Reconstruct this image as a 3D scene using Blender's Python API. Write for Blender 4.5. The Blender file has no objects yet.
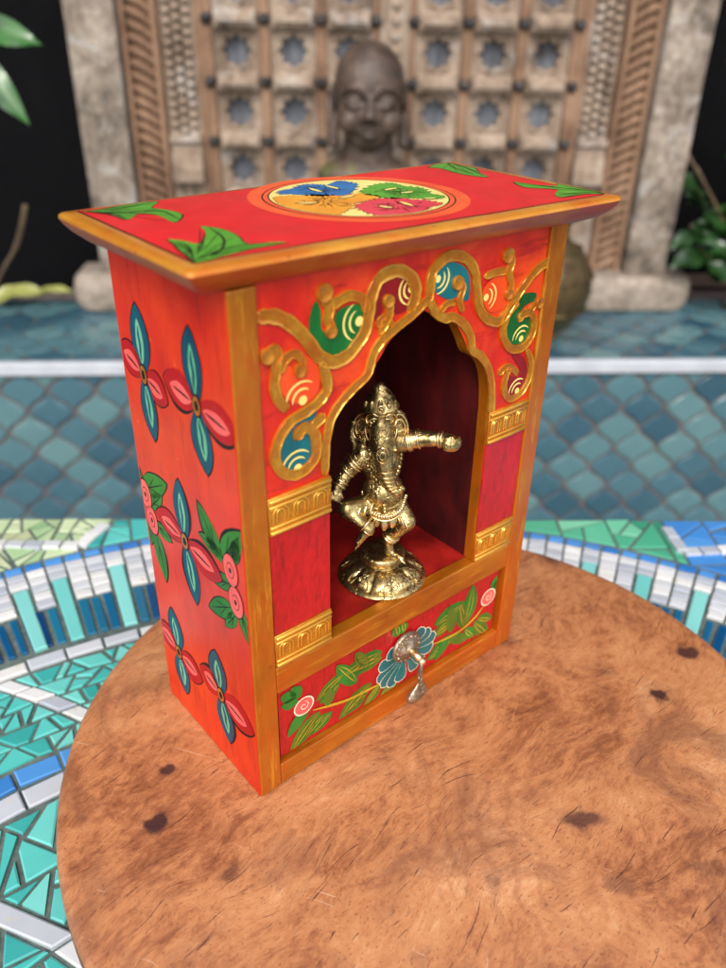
import bpy, bmesh, math, random
from math import sin, cos, pi, radians, sqrt, atan2
from mathutils import Vector, Matrix, noise
random.seed(7)
S = bpy.context.scene
COL = S.collection

# ------------------------------------------------------------------ helpers
class MB:
    """collects vertices / faces (with a material index and a tint) and links them as ONE mesh object"""
    def __init__(s): s.v=[]; s.f=[]; s.m=[]; s.c=[]
    def add(s, vs, fs, m=0, tint=0.5):
        o=len(s.v); s.v += [tuple(v) for v in vs]
        for f in fs: s.f.append(tuple(o+i for i in f)); s.m.append(m); s.c.append(tint)
    def box(s, x0,x1,y0,y1,z0,z1, m=0, tint=0.5, M=None):
        vs=[Vector(p) for p in ((x0,y0,z0),(x1,y0,z0),(x1,y1,z0),(x0,y1,z0),(x0,y0,z1),(x1,y0,z1),(x1,y1,z1),(x0,y1,z1))]
        if M: vs=[M@v for v in vs]
        s.add(vs,[(0,3,2,1),(4,5,6,7),(0,1,5,4),(1,2,6,5),(2,3,7,6),(3,0,4,7)],m,tint)
    def lathe(s, prof, n=32, c=(0,0,0), m=0, M=None, sq=1.0):
        vs=[]
        for r,z in prof:
            for i in range(n):
                a=2*pi*i/n; vs.append(Vector((c[0]+r*cos(a),c[1]+r*sin(a)*sq,c[2]+z)))
        if M: vs=[M@v for v in vs]
        fs=[]
        for j in range(len(prof)-1):
            for i in range(n):
                k=(i+1)%n; fs.append((j*n+i,j*n+k,(j+1)*n+k,(j+1)*n+i))
        fs.append(tuple(reversed(range(n)))); fs.append(tuple((len(prof)-1)*n+i for i in range(n)))
        s.add(vs,fs,m)
    def tube(s, pts, r, n=8, m=0, tint=0.5, closed=False):
        pts=[Vector(p) for p in pts]; N=len(pts); vs=[]; up=None
        for i,p in enumerate(pts):
            a=pts[i-1] if (i>0 or closed) else p; b=pts[(i+1)%N] if (i<N-1 or closed) else p
            t=(b-a).normalized()
            if up is None: up=Vector((0,0,1)) if abs(t.z)<.9 else Vector((1,0,0))
            x=t.cross(up).normalized(); up=x.cross(t).normalized()
            rr=r[min(i,len(r)-1)] if isinstance(r,(list,tuple)) else r
            for k in range(n):
                an=2*pi*k/n; vs.append(p+x*(cos(an)*rr)+up*(sin(an)*rr))
        fs=[]
        for i in range(N if closed else N-1):
            j=(i+1)%N
            for k in range(n):
                l=(k+1)%n; fs.append((i*n+k,i*n+l,j*n+l,j*n+k))
        if not closed: fs += [tuple(reversed(range(n))), tuple((N-1)*n+k for k in range(n))]
        s.add(vs,fs,m,tint)
    def ball(s, c, r, m=0, seg=12, rings=8, M=None, tint=0.5):
        if not isinstance(r,(tuple,list)): r=(r,r,r)
        vs=[Vector((0,0,-1))]
        for j in range(1,rings):
            ph=-pi/2+pi*j/rings
            for i in range(seg):
                a=2*pi*i/seg; vs.append(Vector((cos(ph)*cos(a),cos(ph)*sin(a),sin(ph))))
        vs.append(Vector((0,0,1)))
        out=[]
        for v in vs:
            v=Vector((v.x*r[0],v.y*r[1],v.z*r[2]))
            if M: v=M@v
            out.append(v+Vector(c))
        fs=[]
        for i in range(seg): fs.append((0,1+(i+1)%seg,1+i))
        for j in range(rings-2):
            for i in range(seg):
                k=(i+1)%seg; a=1+j*seg; fs.append((a+i,a+k,a+seg+k,a+seg+i))
        l=len(vs)-1; a=1+(rings-2)*seg
        for i in range(seg): fs.append((a+i,a+(i+1)%seg,l))
        s.add(out,fs,m,tint)
    def cap(s, p1,r1,p2,r2, m=0, n=14):
        p1=Vector(p1);p2=Vector(p2)
        s.ball(p1,r1,m,n,10); s.ball(p2,r2,m,n,10); s.tube([p1,p2],[r1,r2],n,m)
    def build(s, name, mats, parent=None, smooth=False, bevel=0, seg=2, fixn=False, auto=None):
        me=bpy.data.meshes.new(name); me.from_pydata(s.v,[],s.f)
        for mt in (mats if isinstance(mats,(list,tuple)) else [mats]): me.materials.append(mt)
        me.polygons.foreach_set('material_index', s.m)
        at=me.attributes.new('tint','FLOAT','FACE'); at.data.foreach_set('value', s.c)
        if smooth: me.polygons.foreach_set('use_smooth',[True]*len(s.f))
        me.validate(); me.update()
        if fixn:
            bm=bmesh.new(); bm.from_mesh(me); bmesh.ops.recalc_face_normals(bm,faces=bm.faces); bm.to_mesh(me); bm.free()
        if auto is not None:
            me.polygons.foreach_set('use_smooth',[True]*len(me.polygons)); me.set_sharp_from_angle(angle=radians(auto))
        o=bpy.data.objects.new(name,me); COL.objects.link(o); o.parent=parent
        if bevel:
            b=o.modifiers.new('bevel','BEVEL'); b.width=bevel; b.segments=seg; b.limit_method='ANGLE'; b.angle_limit=radians(35)
        return o

def thing(name, label, cat, loc=(0,0,0), rz=0, group=None):
    o=bpy.data.objects.new(name,None); COL.objects.link(o); o.location=loc; o.rotation_euler=(0,0,rz)
    o.empty_display_size=.02
    return tag(o,label,cat,group)
def tag(o, label=None, cat=None, group=None, kind=None):
    for k,v in (('label',label),('category',cat),('group',group),('kind',kind)):
        if v: o[k]=v
    return o

def smooth_path(P, sub=6, closed=False):
    """Catmull-Rom through the points"""
    P=[Vector(p) if len(p)==3 else Vector((p[0],p[1],0)) for p in P]; n=len(P); out=[]
    rng=range(n) if closed else range(n-1)
    for i in rng:
        a=P[i-1] if (i>0 or closed) else P[i]*2-P[i+1]; b=P[i]; c=P[(i+1)%n]
        d=P[(i+2)%n] if (i+2<n or closed) else c*2-b
        for k in range(sub):
            t=k/sub; out.append(.5*((2*b)+(c-a)*t+(2*a-5*b+4*c-d)*t*t+(3*b-a-3*c+d)*t**3))
    if not closed: out.append(P[-1])
    return out

def clip(poly, p, n):
    """keep the part of the convex polygon where (q-p).n >= 0"""
    out=[]
    for i in range(len(poly)):
        a=poly[i]; b=poly[(i+1)%len(poly)]
        da=(a[0]-p[0])*n[0]+(a[1]-p[1])*n[1]; db=(b[0]-p[0])*n[0]+(b[1]-p[1])*n[1]
        if da>=0: out.append(a)
        if (da>0 and db<0) or (da<0 and db>0):
            t=da/(da-db); out.append((a[0]+(b[0]-a[0])*t, a[1]+(b[1]-a[1])*t))
    return out
def area(p): return .5*sum(p[i][0]*p[(i+1)%len(p)][1]-p[(i+1)%len(p)][0]*p[i][1] for i in range(len(p)))
def inset(poly, g):
    if area(poly)<0: poly=poly[::-1]
    out=poly
    for i in range(len(poly)):
        a=poly[i]; b=poly[(i+1)%len(poly)]; d=(b[0]-a[0],b[1]-a[1]); L=sqrt(d[0]**2+d[1]**2)
        if L<1e-6: continue
        n=(-d[1]/L,d[0]/L); out=clip(out,(a[0]+n[0]*g,a[1]+n[1]*g),n)
        if len(out)<3: return []
    return out

# ------------------------------------------------------------------ materials
def new_mat(name):
    m=bpy.data.materials.new(name); m.use_nodes=True; nt=m.node_tree; nt.nodes.clear()
    out=nt.nodes.new('ShaderNodeOutputMaterial'); b=nt.nodes.new('ShaderNodeBsdfPrincipled'); nt.links.new(b.outputs[0],out.inputs[0])
    return m,nt,b
def N(nt,t,**k):
    n=nt.nodes.new(t)
    for a,v in k.items():
        if a in n.inputs: n.inputs[a].default_value=v
        else: setattr(n,a,v)
    return n
def coords(nt, scale=(1,1,1), rot=(0,0,0)):
    tc=N(nt,'ShaderNodeTexCoord'); mp=N(nt,'ShaderNodeMapping'); mp.inputs['Scale'].default_value=scale; mp.inputs['Rotation'].default_value=rot
    nt.links.new(tc.outputs['Object'],mp.inputs[0]); return mp.outputs[0]
def nz(nt, co, scale, detail=4, rough=.55, dist=0):
    n=N(nt,'ShaderNodeTexNoise'); n.inputs['Scale'].default_value=scale; n.inputs['Detail'].default_value=detail; n.inputs['Roughness'].default_value=rough; n.inputs['Distortion'].default_value=dist
    nt.links.new(co,n.inputs['Vector']); return n.outputs['Fac']
def ramp(nt, fac, stops):
    r=N(nt,'ShaderNodeValToRGB'); e=r.color_ramp.elements
    while len(e)>1: e.remove(e[-1])
    e[0].position=stops[0][0]; e[0].color=(*stops[0][1],1) if len(stops[0][1])==3 else stops[0][1]
    for p,c in stops[1:]:
        x=e.new(p); x.color=(*c,1)
    nt.links.new(fac,r.inputs[0]); return r.outputs[0]
def mix(nt, fac, a, b, mode='MIX'):
    m=N(nt,'ShaderNodeMix',data_type='RGBA',blend_type=mode)
    for v,i in ((fac,0),(a,6),(b,7)):
        if hasattr(v,'is_output') or isinstance(v,bpy.types.NodeSocket): nt.links.new(v,m.inputs[i])
        else: m.inputs[i].default_value = v if i==0 else (*v,1)
    return m.outputs[2]
def math_(nt, op, a, b=0.0, c=None):
    m=N(nt,'ShaderNodeMath',operation=op)
    for i,v in enumerate((a,b,c)):
        if v is None: continue
        if isinstance(v,bpy.types.NodeSocket): nt.links.new(v,m.inputs[i])
        else: m.inputs[i].default_value=v
    return m.outputs[0]
def bump(nt, b, h, strength=.3, dist=.0005):
    n=N(nt,'ShaderNodeBump'); n.inputs['Strength'].default_value=strength; n.inputs['Distance'].default_value=dist
    nt.links.new(h,n.inputs['Height']); nt.links.new(n.outputs[0],b.inputs['Normal']); return n

def paint(name, c, c2=None, rough=.38, metal=0, sc=120, bs=.35, bd=.0003, coat=.3, stretch=(1,1,.35), wear=None, spec=.5, blotch=None, streak=None):
    """hand-brushed enamel: two close tones, brush streaks, slightly uneven gloss, optional worn flecks"""
    m,nt,b=new_mat(name); c2=c2 or tuple(x*.72 for x in c)
    co=coords(nt,stretch); n1=nz(nt,co,sc,5,.6); n2=nz(nt,coords(nt),28,3,.5)
    f=math_(nt,'MULTIPLY_ADD',n1,.55,math_(nt,'MULTIPLY',n2,.45))
    col=ramp(nt,f,[(.36,c2),(.62,c)])
    if blotch:
        col=mix(nt,ramp(nt,nz(nt,coords(nt),blotch[1],5,.62,.6),[(.44,(0,0,0)),(.60,(blotch[2],)*3)]),col,blotch[0])
    if streak:      # single dry bristle strokes
        col=mix(nt,ramp(nt,nz(nt,coords(nt,streak[1]),streak[2],4,.7,.15),[(.56,(0,0,0)),(.66,(streak[3],)*3)]),col,streak[0])
    if wear:
        w=ramp(nt,nz(nt,coords(nt),210,6,.7),[(.66,(0,0,0)),(.70,(1,1,1))]); col=mix(nt,w,col,wear)
    nt.links.new(col,b.inputs['Base Color'])
    nt.links.new(ramp(nt,n2,[(.3,(rough*.8,)*3),(.7,(min(1,rough*1.3),)*3)]),b.inputs['Roughness'])
    b.inputs['Metallic'].default_value=metal; b.inputs['Coat Weight'].default_value=coat; b.inputs['Coat Roughness'].default_value=.22
    b.inputs['Specular IOR Level'].default_value=spec
    bump(nt,b,n1,bs,bd); return m

def srgb(r,g,b): 
    f=lambda v:(v/255/12.92 if v/255<=.04045 else ((v/255+.055)/1.055)**2.4)
    return (f(r),f(g),f(b))

RED_ORANGE=paint('red_orange_enamel',srgb(220,40,4),srgb(190,22,2),rough=.36,coat=.28,sc=90,spec=.4,bs=.6,blotch=(srgb(232,72,8),22,.35),streak=(srgb(160,10,6),(1,1,.12),260,.55),wear=srgb(240,110,50))
RED_TOP=paint('scarlet_enamel',srgb(222,18,32),srgb(200,12,26),rough=.4,coat=.2,streak=(srgb(190,8,20),(.08,1,1),200,.5),spec=.35)
RED_FACE=paint('vermilion_enamel',srgb(218,38,6),srgb(180,14,6),rough=.38,bs=.6,blotch=(srgb(232,78,12),34,.6),streak=(srgb(150,8,8),(.2,1,1),240,.6))
CRIMSON=paint('crimson_enamel',srgb(192,6,18),srgb(156,3,12),rough=.42,stretch=(1,1,.5),sc=420,bs=.9,bd=.0005,streak=(srgb(120,2,12),(1,1,.16),420,.7))
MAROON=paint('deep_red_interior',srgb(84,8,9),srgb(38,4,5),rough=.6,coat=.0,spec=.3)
MAROON_F=paint('worn_red_floor',srgb(186,36,28),srgb(96,12,12),rough=.4,stretch=(1,1,1),sc=45)
GOLD=paint('orange_gold_paint',srgb(196,120,24),srgb(162,82,12),rough=.32,metal=.42,coat=.25,sc=150,bs=.6,blotch=(srgb(204,88,14),26,.6),streak=(srgb(222,156,44),(1,1,.1),300,.6),wear=srgb(140,50,10))
GOLD_H=paint('orange_gold_rail_paint',srgb(196,120,24),srgb(162,82,12),rough=.32,metal=.42,coat=.25,sc=150,stretch=(.35,1,1),bs=.6,blotch=(srgb(204,88,14),26,.6),streak=(srgb(222,156,44),(.1,1,1),300,.6),wear=srgb(140,50,10))
GOLD_B=paint('bright_gold_paint',srgb(214,150,40),srgb(180,110,20),rough=.28,metal=.45,coat=.3,sc=380,stretch=(1,1,1),bs=.8,bd=.0004,blotch=(srgb(190,88,16),60,.7))
GOLD_L=paint('gold_liner_highlight',srgb(236,178,62),srgb(214,148,36),rough=.2,metal=.6,coat=.6,sc=200,stretch=(1,1,1),bs=.15)  # painted liner, its gold brightened to carry the highlight along raised rims
GOLD_R=paint('roof_gold_paint',srgb(234,166,56),srgb(206,112,24),rough=.28,metal=.35,coat=.4,sc=130,stretch=(.3,.3,1),bs=.7,blotch=(srgb(214,96,24),40,.6),wear=srgb(120,40,20))
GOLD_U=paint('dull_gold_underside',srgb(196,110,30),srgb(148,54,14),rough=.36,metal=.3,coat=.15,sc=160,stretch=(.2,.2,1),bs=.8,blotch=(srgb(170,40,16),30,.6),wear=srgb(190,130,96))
ORANGE_P=paint('orange_line_paint',srgb(240,96,40),srgb(228,70,30),rough=.45)
BLACK_P=paint('black_line_paint',srgb(22,14,18),srgb(14,8,10),rough=.5,coat=.08,spec=.25)
CREAM_P=paint('cream_paint',srgb(244,228,140),srgb(238,206,104),rough=.45)
TEAL_D=paint('dark_teal_paint',srgb(10,84,104),srgb(6,58,80),rough=.42,stretch=(1,1,.2),coat=.08,spec=.25)
TEAL_L=paint('pale_teal_paint',srgb(124,186,150),srgb(84,160,120),rough=.45,stretch=(1,1,.2),coat=.08,spec=.25)
RED_D=paint('dark_red_petal',srgb(186,12,26),srgb(160,6,18),rough=.42,coat=.08,spec=.25)
PINK_P=paint('pink_paint',srgb(236,104,96),srgb(226,80,80),rough=.45,coat=.08,spec=.25)
GREEN_P=paint('leaf_green_paint',srgb(58,128,44),srgb(36,98,32),rough=.42,coat=.08,spec=.25)
GREEN_R=paint('bright_green_paint',srgb(84,164,38),srgb(58,136,28),rough=.42)
GREEN_D=paint('emerald_paint',srgb(10,118,40),srgb(4,74,26),rough=.3,coat=.5)
TEAL_G=paint('peacock_paint',srgb(4,112,118),srgb(2,74,86),rough=.3,coat=.5)
REDLOBE=paint('ruby_paint',srgb(150,4,18),srgb(110,2,10),rough=.3,coat=.5)
ORLOBE=paint('tangerine_paint',srgb(238,84,16),srgb(222,60,10),rough=.35,coat=.4)
BLUE_P=paint('sky_blue_paint',srgb(10,116,180),srgb(6,88,150),rough=.42)
AMBER_P=paint('amber_paint',srgb(240,166,40),srgb(222,136,24),rough=.42)
ROSE_P=paint('rose_paint',srgb(226,60,80),srgb(212,40,64),rough=.42)
OLIVE=paint('olive_leaf_paint',srgb(88,116,24),srgb(64,92,18),rough=.42)
YELLOW_P=paint('yellow_line_paint',srgb(206,166,40),srgb(180,130,24),rough=.42)
WHITE_P=paint('pale_line_paint',srgb(240,232,200),srgb(226,210,170),rough=.45)

def brass(name, c, c2, dark, rough=.24, amt=(.40,.58), sc=260, engrave=0):
    m,nt,b=new_mat(name); co=coords(nt)
    n=nz(nt,co,sc,6,.65,.4); n2=nz(nt,co,sc*.25,3,.5)
    col=ramp(nt,n2,[(.35,c2),(.65,c)])
    f=ramp(nt,n,[(amt[0],(1,1,1)),(amt[1],(0,0,0))]); col=mix(nt,f,col,dark)
    hgt=n
    if engrave:     # chased ornament: fine tarnish-filled grooves
        vo=N(nt,'ShaderNodeTexVoronoi',feature='DISTANCE_TO_EDGE'); vo.inputs['Scale'].default_value=engrave
        nn=N(nt,'ShaderNodeTexNoise'); nn.inputs['Scale'].default_value=300; nt.links.new(co,nn.inputs['Vector'])
        vm=N(nt,'ShaderNodeVectorMath',operation='SCALE'); vm.inputs['Scale'].default_value=.0022; nt.links.new(nn.outputs['Color'],vm.inputs[0])
        va=N(nt,'ShaderNodeVectorMath',operation='ADD'); nt.links.new(co,va.inputs[0]); nt.links.new(vm.outputs[0],va.inputs[1]); nt.links.new(va.outputs[0],vo.inputs['Vector'])
        gr=ramp(nt,vo.outputs['Distance'],[(.02,(0,0,0)),(.12,(1,1,1))]); msk=ramp(nt,nz(nt,co,120,3,.5),[(.44,(0,0,0)),(.54,(1,1,1))])
        gi=math_(nt,'MULTIPLY',math_(nt,'SUBTRACT',1.0,gr),msk); col=mix(nt,math_(nt,'MULTIPLY',gi,.6),col,dark); hgt=math_(nt,'SUBTRACT',math_(nt,'MULTIPLY',n,.6),gi)
    nt.links.new(col,b.inputs['Base Color']); b.inputs['Metallic'].default_value=1
    nt.links.new(ramp(nt,n,[(.4,(rough*2.0,)*3),(.6,(rough,)*3)]),b.inputs['Roughness'])
    bump(nt,b,hgt,.55 if engrave else .3,.0003); return m
BRASS=brass('aged_brass',(.80,.60,.27),(.62,.44,.18),(.10,.07,.03),rough=.24,amt=(.36,.56),sc=170,engrave=430)
BRASS_P=brass('polished_brass',(.95,.76,.42),(.86,.64,.32),(.4,.27,.11),rough=.2,amt=(.32,.54),sc=230)
STEEL_Y=brass('tarnished_pull_metal',(.62,.52,.4),(.5,.38,.26),(.16,.1,.06),rough=.34,amt=(.32,.6),sc=500)
URN_M=brass('dark_bronze',(.34,.25,.12),(.22,.15,.07),(.06,.045,.03),rough=.36,amt=(.3,.6),sc=30)
IRON=brass('blackened_iron',(.10,.09,.085),(.06,.055,.055),(.03,.03,.03),rough=.5,amt=(.3,.6),sc=60)
IRON.node_tree.nodes['Principled BSDF'].inputs['Metallic'].default_value=.6
FSTOP=5.8; FOCUS=.285; SUN_EL=46; SUN_AZ=184; SUN=2.0; SUN_ANG=16; SKY=.075; EXPO=-.66
# ------------------------------------------------------------------ painted and carved outlines, millimetres on their own panels
VINES = {'v1': [(9.3, 181.4), (14.4, 180.6), (18.6, 178.4), (22.9, 174.4), (26.2, 170.3), (29.6, 165.6), (34.4, 162.8), (39.9, 163.4), (43.3, 165.9), (46.4, 169.3), (47.8, 174.5), (48.6, 179.3), (51.0, 183.7), (55.3, 185.4), (59.9, 185.0), (64.0, 182.4), (66.3, 178.5), (65.9, 175.0), (64.0, 172.3)], 'v2': [(31.2, 185.5), (31.6, 182.5), (33.2, 179.3), (32.7, 175.6), (34.7, 172.1)], 'v3': [(33.8, 179.5), (37.3, 180.9), (40.9, 181.3), (45.2, 179.2), (47.1, 175.1)], 'v4': [(30.2, 163.7), (31.9, 158.1), (31.9, 154.5), (28.8, 151.6), (24.0, 149.8), (19.2, 148.6), (15.6, 145.5), (13.5, 141.9), (13.0, 137.7), (15.1, 133.1), (19.2, 130.5), (23.5, 130.7), (27.3, 133.4), (28.0, 137.7), (27.2, 141.9), (24.2, 144.9), (21.7, 143.6), (21.3, 141.8)], 'v5': [(26.6, 144.2), (29.4, 145.6), (31.2, 146.6)], 'v6': [(17.9, 152.3), (15.0, 156.1), (13.8, 160.4), (14.5, 164.2), (14.6, 167.3), (15.5, 169.0), (14.3, 171.4), (11.3, 169.8)], 'v7': [(15.3, 164.2), (17.4, 167.6), (21.0, 168.6), (23.5, 165.6), (22.3, 162.4)], 'v8': [(55.0, 178.1), (55.7, 174.4), (55.3, 171.5), (52.2, 167.5)], 'v9': [(57.5, 168.4), (54.6, 172.1), (52.1, 171.6), (51.8, 169.1)], 'arch': [(31.1, 126.2), (31.4, 134.3), (32.1, 139.7), (33.7, 144.8), (37.5, 149.2), (42.6, 152.6), (47.7, 155.6), (49.8, 161.3), (53.3, 165.2), (58.8, 167.9), (64.8, 170.4), (68.8, 172.6), (71.9, 173.7), (75.6, 169.1), (80.2, 166.4), (83.4, 166.2), (88.8, 162.6), (92.8, 157.4), (94.3, 152.4), (98.8, 149.2), (103.2, 143.9), (105.9, 137.5), (107.2, 130.7), (107.8, 124.3)], 'w1': [(71.9, 173.5), (72.3, 177.4), (72.9, 182.3), (77.6, 185.9), (82.8, 186.1), (88.3, 183.6), (92.1, 179.1), (93.8, 173.0), (95.9, 166.6), (100.1, 162.1), (105.8, 159.9), (109.2, 161.4), (113.9, 166.5), (118.7, 171.2), (124.5, 175.2), (131.9, 177.1)], 'w2': [(107.3, 183.6), (109.6, 179.7), (108.7, 176.3), (110.7, 171.7), (109.5, 168.0)], 'w3': [(97.5, 176.8), (102.2, 177.4), (108.0, 177.0)], 'w4': [(84.1, 177.9), (86.9, 175.2), (86.0, 171.0), (87.8, 167.0)], 'w5': [(77.4, 169.4), (80.4, 171.2), (84.1, 171.0)], 'w6': [(115.5, 165.2), (111.7, 162.8), (109.4, 158.8), (109.7, 153.6), (114.2, 148.3), (120.7, 147.1), (125.1, 150.2), (125.8, 155.4), (122.8, 159.6), (118.9, 159.8), (117.3, 157.8)], 'w7': [(123.3, 159.5), (124.4, 161.6), (128.0, 163.2)], 'w8': [(123.9, 145.7), (127.1, 139.8), (127.2, 133.2), (123.4, 128.5), (117.4, 127.9), (113.5, 132.3), (113.6, 137.4), (115.8, 140.4), (120.5, 136.9)], 'w9': [(109.6, 139.7), (112.4, 141.5), (116.6, 140.8)]}
LOBES = {'green': [(29.2, 181.1), (27.2, 176.8), (27.7, 172.4), (30.8, 167.8), (35.6, 164.7), (42.4, 164.8), (46.1, 167.8), (47.6, 172.0), (45.3, 176.5), (42.2, 177.8), (37.3, 177.6), (35.3, 175.6), (35.9, 171.6), (33.2, 171.6), (31.1, 173.6), (30.9, 178.4)], 'red_dark': [(61.3, 182.7), (56.1, 183.3), (52.6, 181.0), (50.9, 176.4), (50.9, 172.4), (53.2, 173.4), (53.4, 177.9), (55.0, 179.1), (56.9, 177.5), (57.6, 173.0), (61.9, 172.9), (64.4, 176.3), (64.3, 180.3)], 'teal': [(27.6, 148.4), (22.2, 148.3), (18.0, 145.8), (15.4, 142.4), (14.8, 138.2), (16.1, 134.3), (19.9, 132.5), (24.2, 133.3), (26.3, 137.1), (25.7, 141.8), (23.5, 143.8), (20.8, 141.2), (19.8, 143.6), (21.5, 145.8), (26.6, 146.0)], 'orange': [(17.2, 163.6), (16.0, 160.2), (18.4, 156.1), (22.9, 153.3), (27.7, 154.6), (29.2, 158.8), (27.8, 163.5), (24.2, 166.4), (22.8, 161.5), (19.4, 165.0)], 'teal_b': [(82.1, 183.4), (77.8, 183.6), (75.2, 180.4), (75.6, 176.2), (81.1, 172.8), (85.1, 172.9), (89.5, 170.9), (89.7, 176.7), (87.0, 181.1)], 'pink': [(98.1, 172.8), (98.4, 168.5), (101.4, 164.9), (106.0, 164.3), (110.7, 166.2), (108.3, 169.7), (108.5, 174.0), (104.2, 175.8)], 'green_b': [(124.5, 165.6), (117.7, 166.2), (113.7, 162.4), (111.9, 157.7), (113.6, 152.1), (117.8, 149.7), (122.5, 150.7), (123.9, 155.1), (122.0, 158.8), (118.5, 157.6), (117.2, 159.8), (120.3, 162.4), (124.5, 163.2)], 'red_b': [(116.4, 144.3), (121.2, 143.2), (124.7, 139.1), (125.7, 133.6), (122.7, 129.7), (118.0, 129.7), (115.1, 133.8), (115.8, 137.5), (120.7, 135.6), (121.1, 138.7)]}
ARCS = {'green': [(44.2, 173.0), (41.3, 173.1)], 'red_dark': [(64.3, 178.8), (61.6, 178.3)], 'teal': [(21.1, 132.1), (19.4, 136.6)], 'orange': [(23.5, 153.7), (21.3, 157.4)], 'teal_b': [(75.6, 179.9), (78.7, 178.3)], 'pink': [(98.8, 169.7), (101.6, 169.8)], 'green_b': [(119.8, 150.7), (118.6, 153.6)], 'red_b': [(121.2, 130.1), (119.3, 133.3)]}
FLOWERS = [[(53.7, 150.0), (53.7, 173.3), (51.8, 127.0), (70.0, 155.1), (38.9, 145.4)], [(20.3, 151.5), (21.2, 175.3), (17.6, 129.5), (40.0, 153.9), (-2.1, 149.2)], [(38.2, 94.3), (38.4, 118.7), (34.7, 69.1), (58.6, 96.4), (14.6, 91.9)], [(55.0, 32.2), (57.0, 53.4), (53.2, 11.0), (71.3, 37.4), (37.3, 30.2)], [(23.3, 34.0), (24.7, 54.6), (19.7, 11.7), (38.0, 37.5), (1.9, 31.6)]]
SIDE_LEAVES = [[(14.3, 99.0), (26.5, 116.0)], [(13.8, 102.1), (27.5, 103.4)], [(14.1, 100.6), (0.2, 117.9)], [(8.3, 102.4), (2.6, 114.6)], [(8.3, 93.7), (22.3, 88.3)], [(9.5, 83.9), (25.5, 74.0)], [(7.5, 82.1), (15.1, 72.3)], [(4.7, 87.0), (0.6, 74.3)], [(66.5, 98.7), (71.7, 111.8)], [(67.2, 101.5), (47.6, 112.3)], [(63.0, 95.7), (52.3, 105.6)], [(61.5, 90.1), (48.7, 88.1)], [(61.3, 85.4), (57.9, 65.3)], [(64.4, 90.2), (67.1, 77.2)]]
BUDS = [[(8.7, 99.3), (4.9, 95.1)], [(6.9, 87.6), (6.4, 82.1)], [(65.6, 100.0), (66.5, 93.2)], [(63.0, 90.2), (62.3, 84.8)]]
ROOF_LEAVES = [[(-7.0, 1.4), (-5.1, 10.5), (-2.9, 18.8), (-2.1, 23.7), (0.5, 20.6), (2.2, 15.1), (7.0, 20.1), (10.7, 26.5), (12.2, 31.6), (15.3, 25.5), (14.7, 16.9), (12.1, 8.0), (18.2, 5.7), (20.9, 2.9), (11.4, 3.2), (1.8, 1.6), (-5.5, 0.3)], [(-6.1, 67.6), (-1.4, 59.9), (-0.4, 50.4), (6.1, 56.2), (9.1, 49.8), (8.6, 40.0), (14.5, 46.0), (15.5, 51.7), (14.1, 57.2), (12.4, 61.2), (18.0, 67.2), (13.6, 69.1), (5.8, 68.7), (-2.1, 67.5)], [(147.6, -4.9), (150.0, 5.9), (150.2, 13.7), (150.3, 17.6), (144.8, 12.7), (139.6, 18.2), (137.5, 26.4), (132.8, 17.7), (135.8, 12.5), (139.2, 8.2), (131.4, 3.3), (129.4, -1.2), (139.2, -2.1)], [(150.7, 72.4), (134.0, 67.0), (135.4, 61.2), (133.2, 50.5), (134.2, 42.5), (137.0, 38.5), (141.1, 46.7), (146.9, 54.4), (151.5, 61.8), (152.7, 69.4)]]
ROOF_VEINS = [[[(-6.6, 2.2), (2.1, 5.2), (10.0, 15.9), (13.4, 29.2)], [(-6.6, 2.2), (-2.3, 12.3), (-1.4, 20.7)], [(-6.3, 2.0), (-0.7, 5.3), (11.2, 7.4), (20.3, 2.8)], [(-6.6, 3.0), (-5.0, 12.3), (-3.4, 17.9)]], [[(-5.6, 67.7), (1.5, 59.5), (12.2, 55.7), (11.7, 42.8)], [(-5.0, 67.8), (3.0, 65.0), (14.8, 67.1)], [(-5.5, 66.6), (-0.7, 59.4), (-0.0, 51.1)]], [[(147.1, -4.6), (144.7, 4.4), (139.6, 14.3), (137.0, 25.3)], [(147.1, -4.6), (141.3, -0.6), (131.4, 1.5)], [(148.0, -4.0), (147.8, 4.3), (148.4, 14.9)]], [[(150.7, 72.4), (145.5, 59.3), (137.9, 41.5)], [(149.7, 71.4), (141.6, 61.8), (136.5, 46.1)]]]
MEDALLION = {'blue': [(58.2, 59.1), (64.1, 60.2), (71.6, 63.9), (75.4, 61.4), (76.8, 58.6), (84.4, 62.7), (86.4, 60.1), (86.3, 53.9), (76.7, 45.4), (72.6, 42.5), (68.2, 43.9), (63.4, 45.6), (61.1, 50.5), (59.6, 53.1), (56.0, 55.0)], 'green': [(81.2, 44.1), (92.4, 49.8), (98.7, 48.4), (98.0, 42.1), (100.9, 36.2), (96.5, 28.1), (97.3, 22.1), (91.8, 20.7), (87.9, 25.1), (85.0, 27.9), (80.7, 28.4), (79.3, 34.6), (78.3, 38.9)], 'orange': [(51.0, 51.1), (56.0, 50.8), (59.0, 48.7), (65.5, 47.4), (69.2, 41.6), (77.3, 40.9), (78.8, 33.2), (71.8, 31.2), (67.3, 31.1), (57.7, 24.0), (51.8, 21.3), (47.9, 22.7), (46.6, 29.1), (45.9, 36.6), (46.8, 43.2)], 'pink': [(64.3, 26.6), (71.4, 29.8), (77.4, 30.7), (83.1, 28.4), (84.1, 24.3), (87.9, 20.0), (87.8, 13.4), (81.7, 12.8), (76.0, 10.0), (70.7, 9.9), (65.5, 10.6), (61.7, 11.8), (61.7, 19.2)]}
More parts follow.
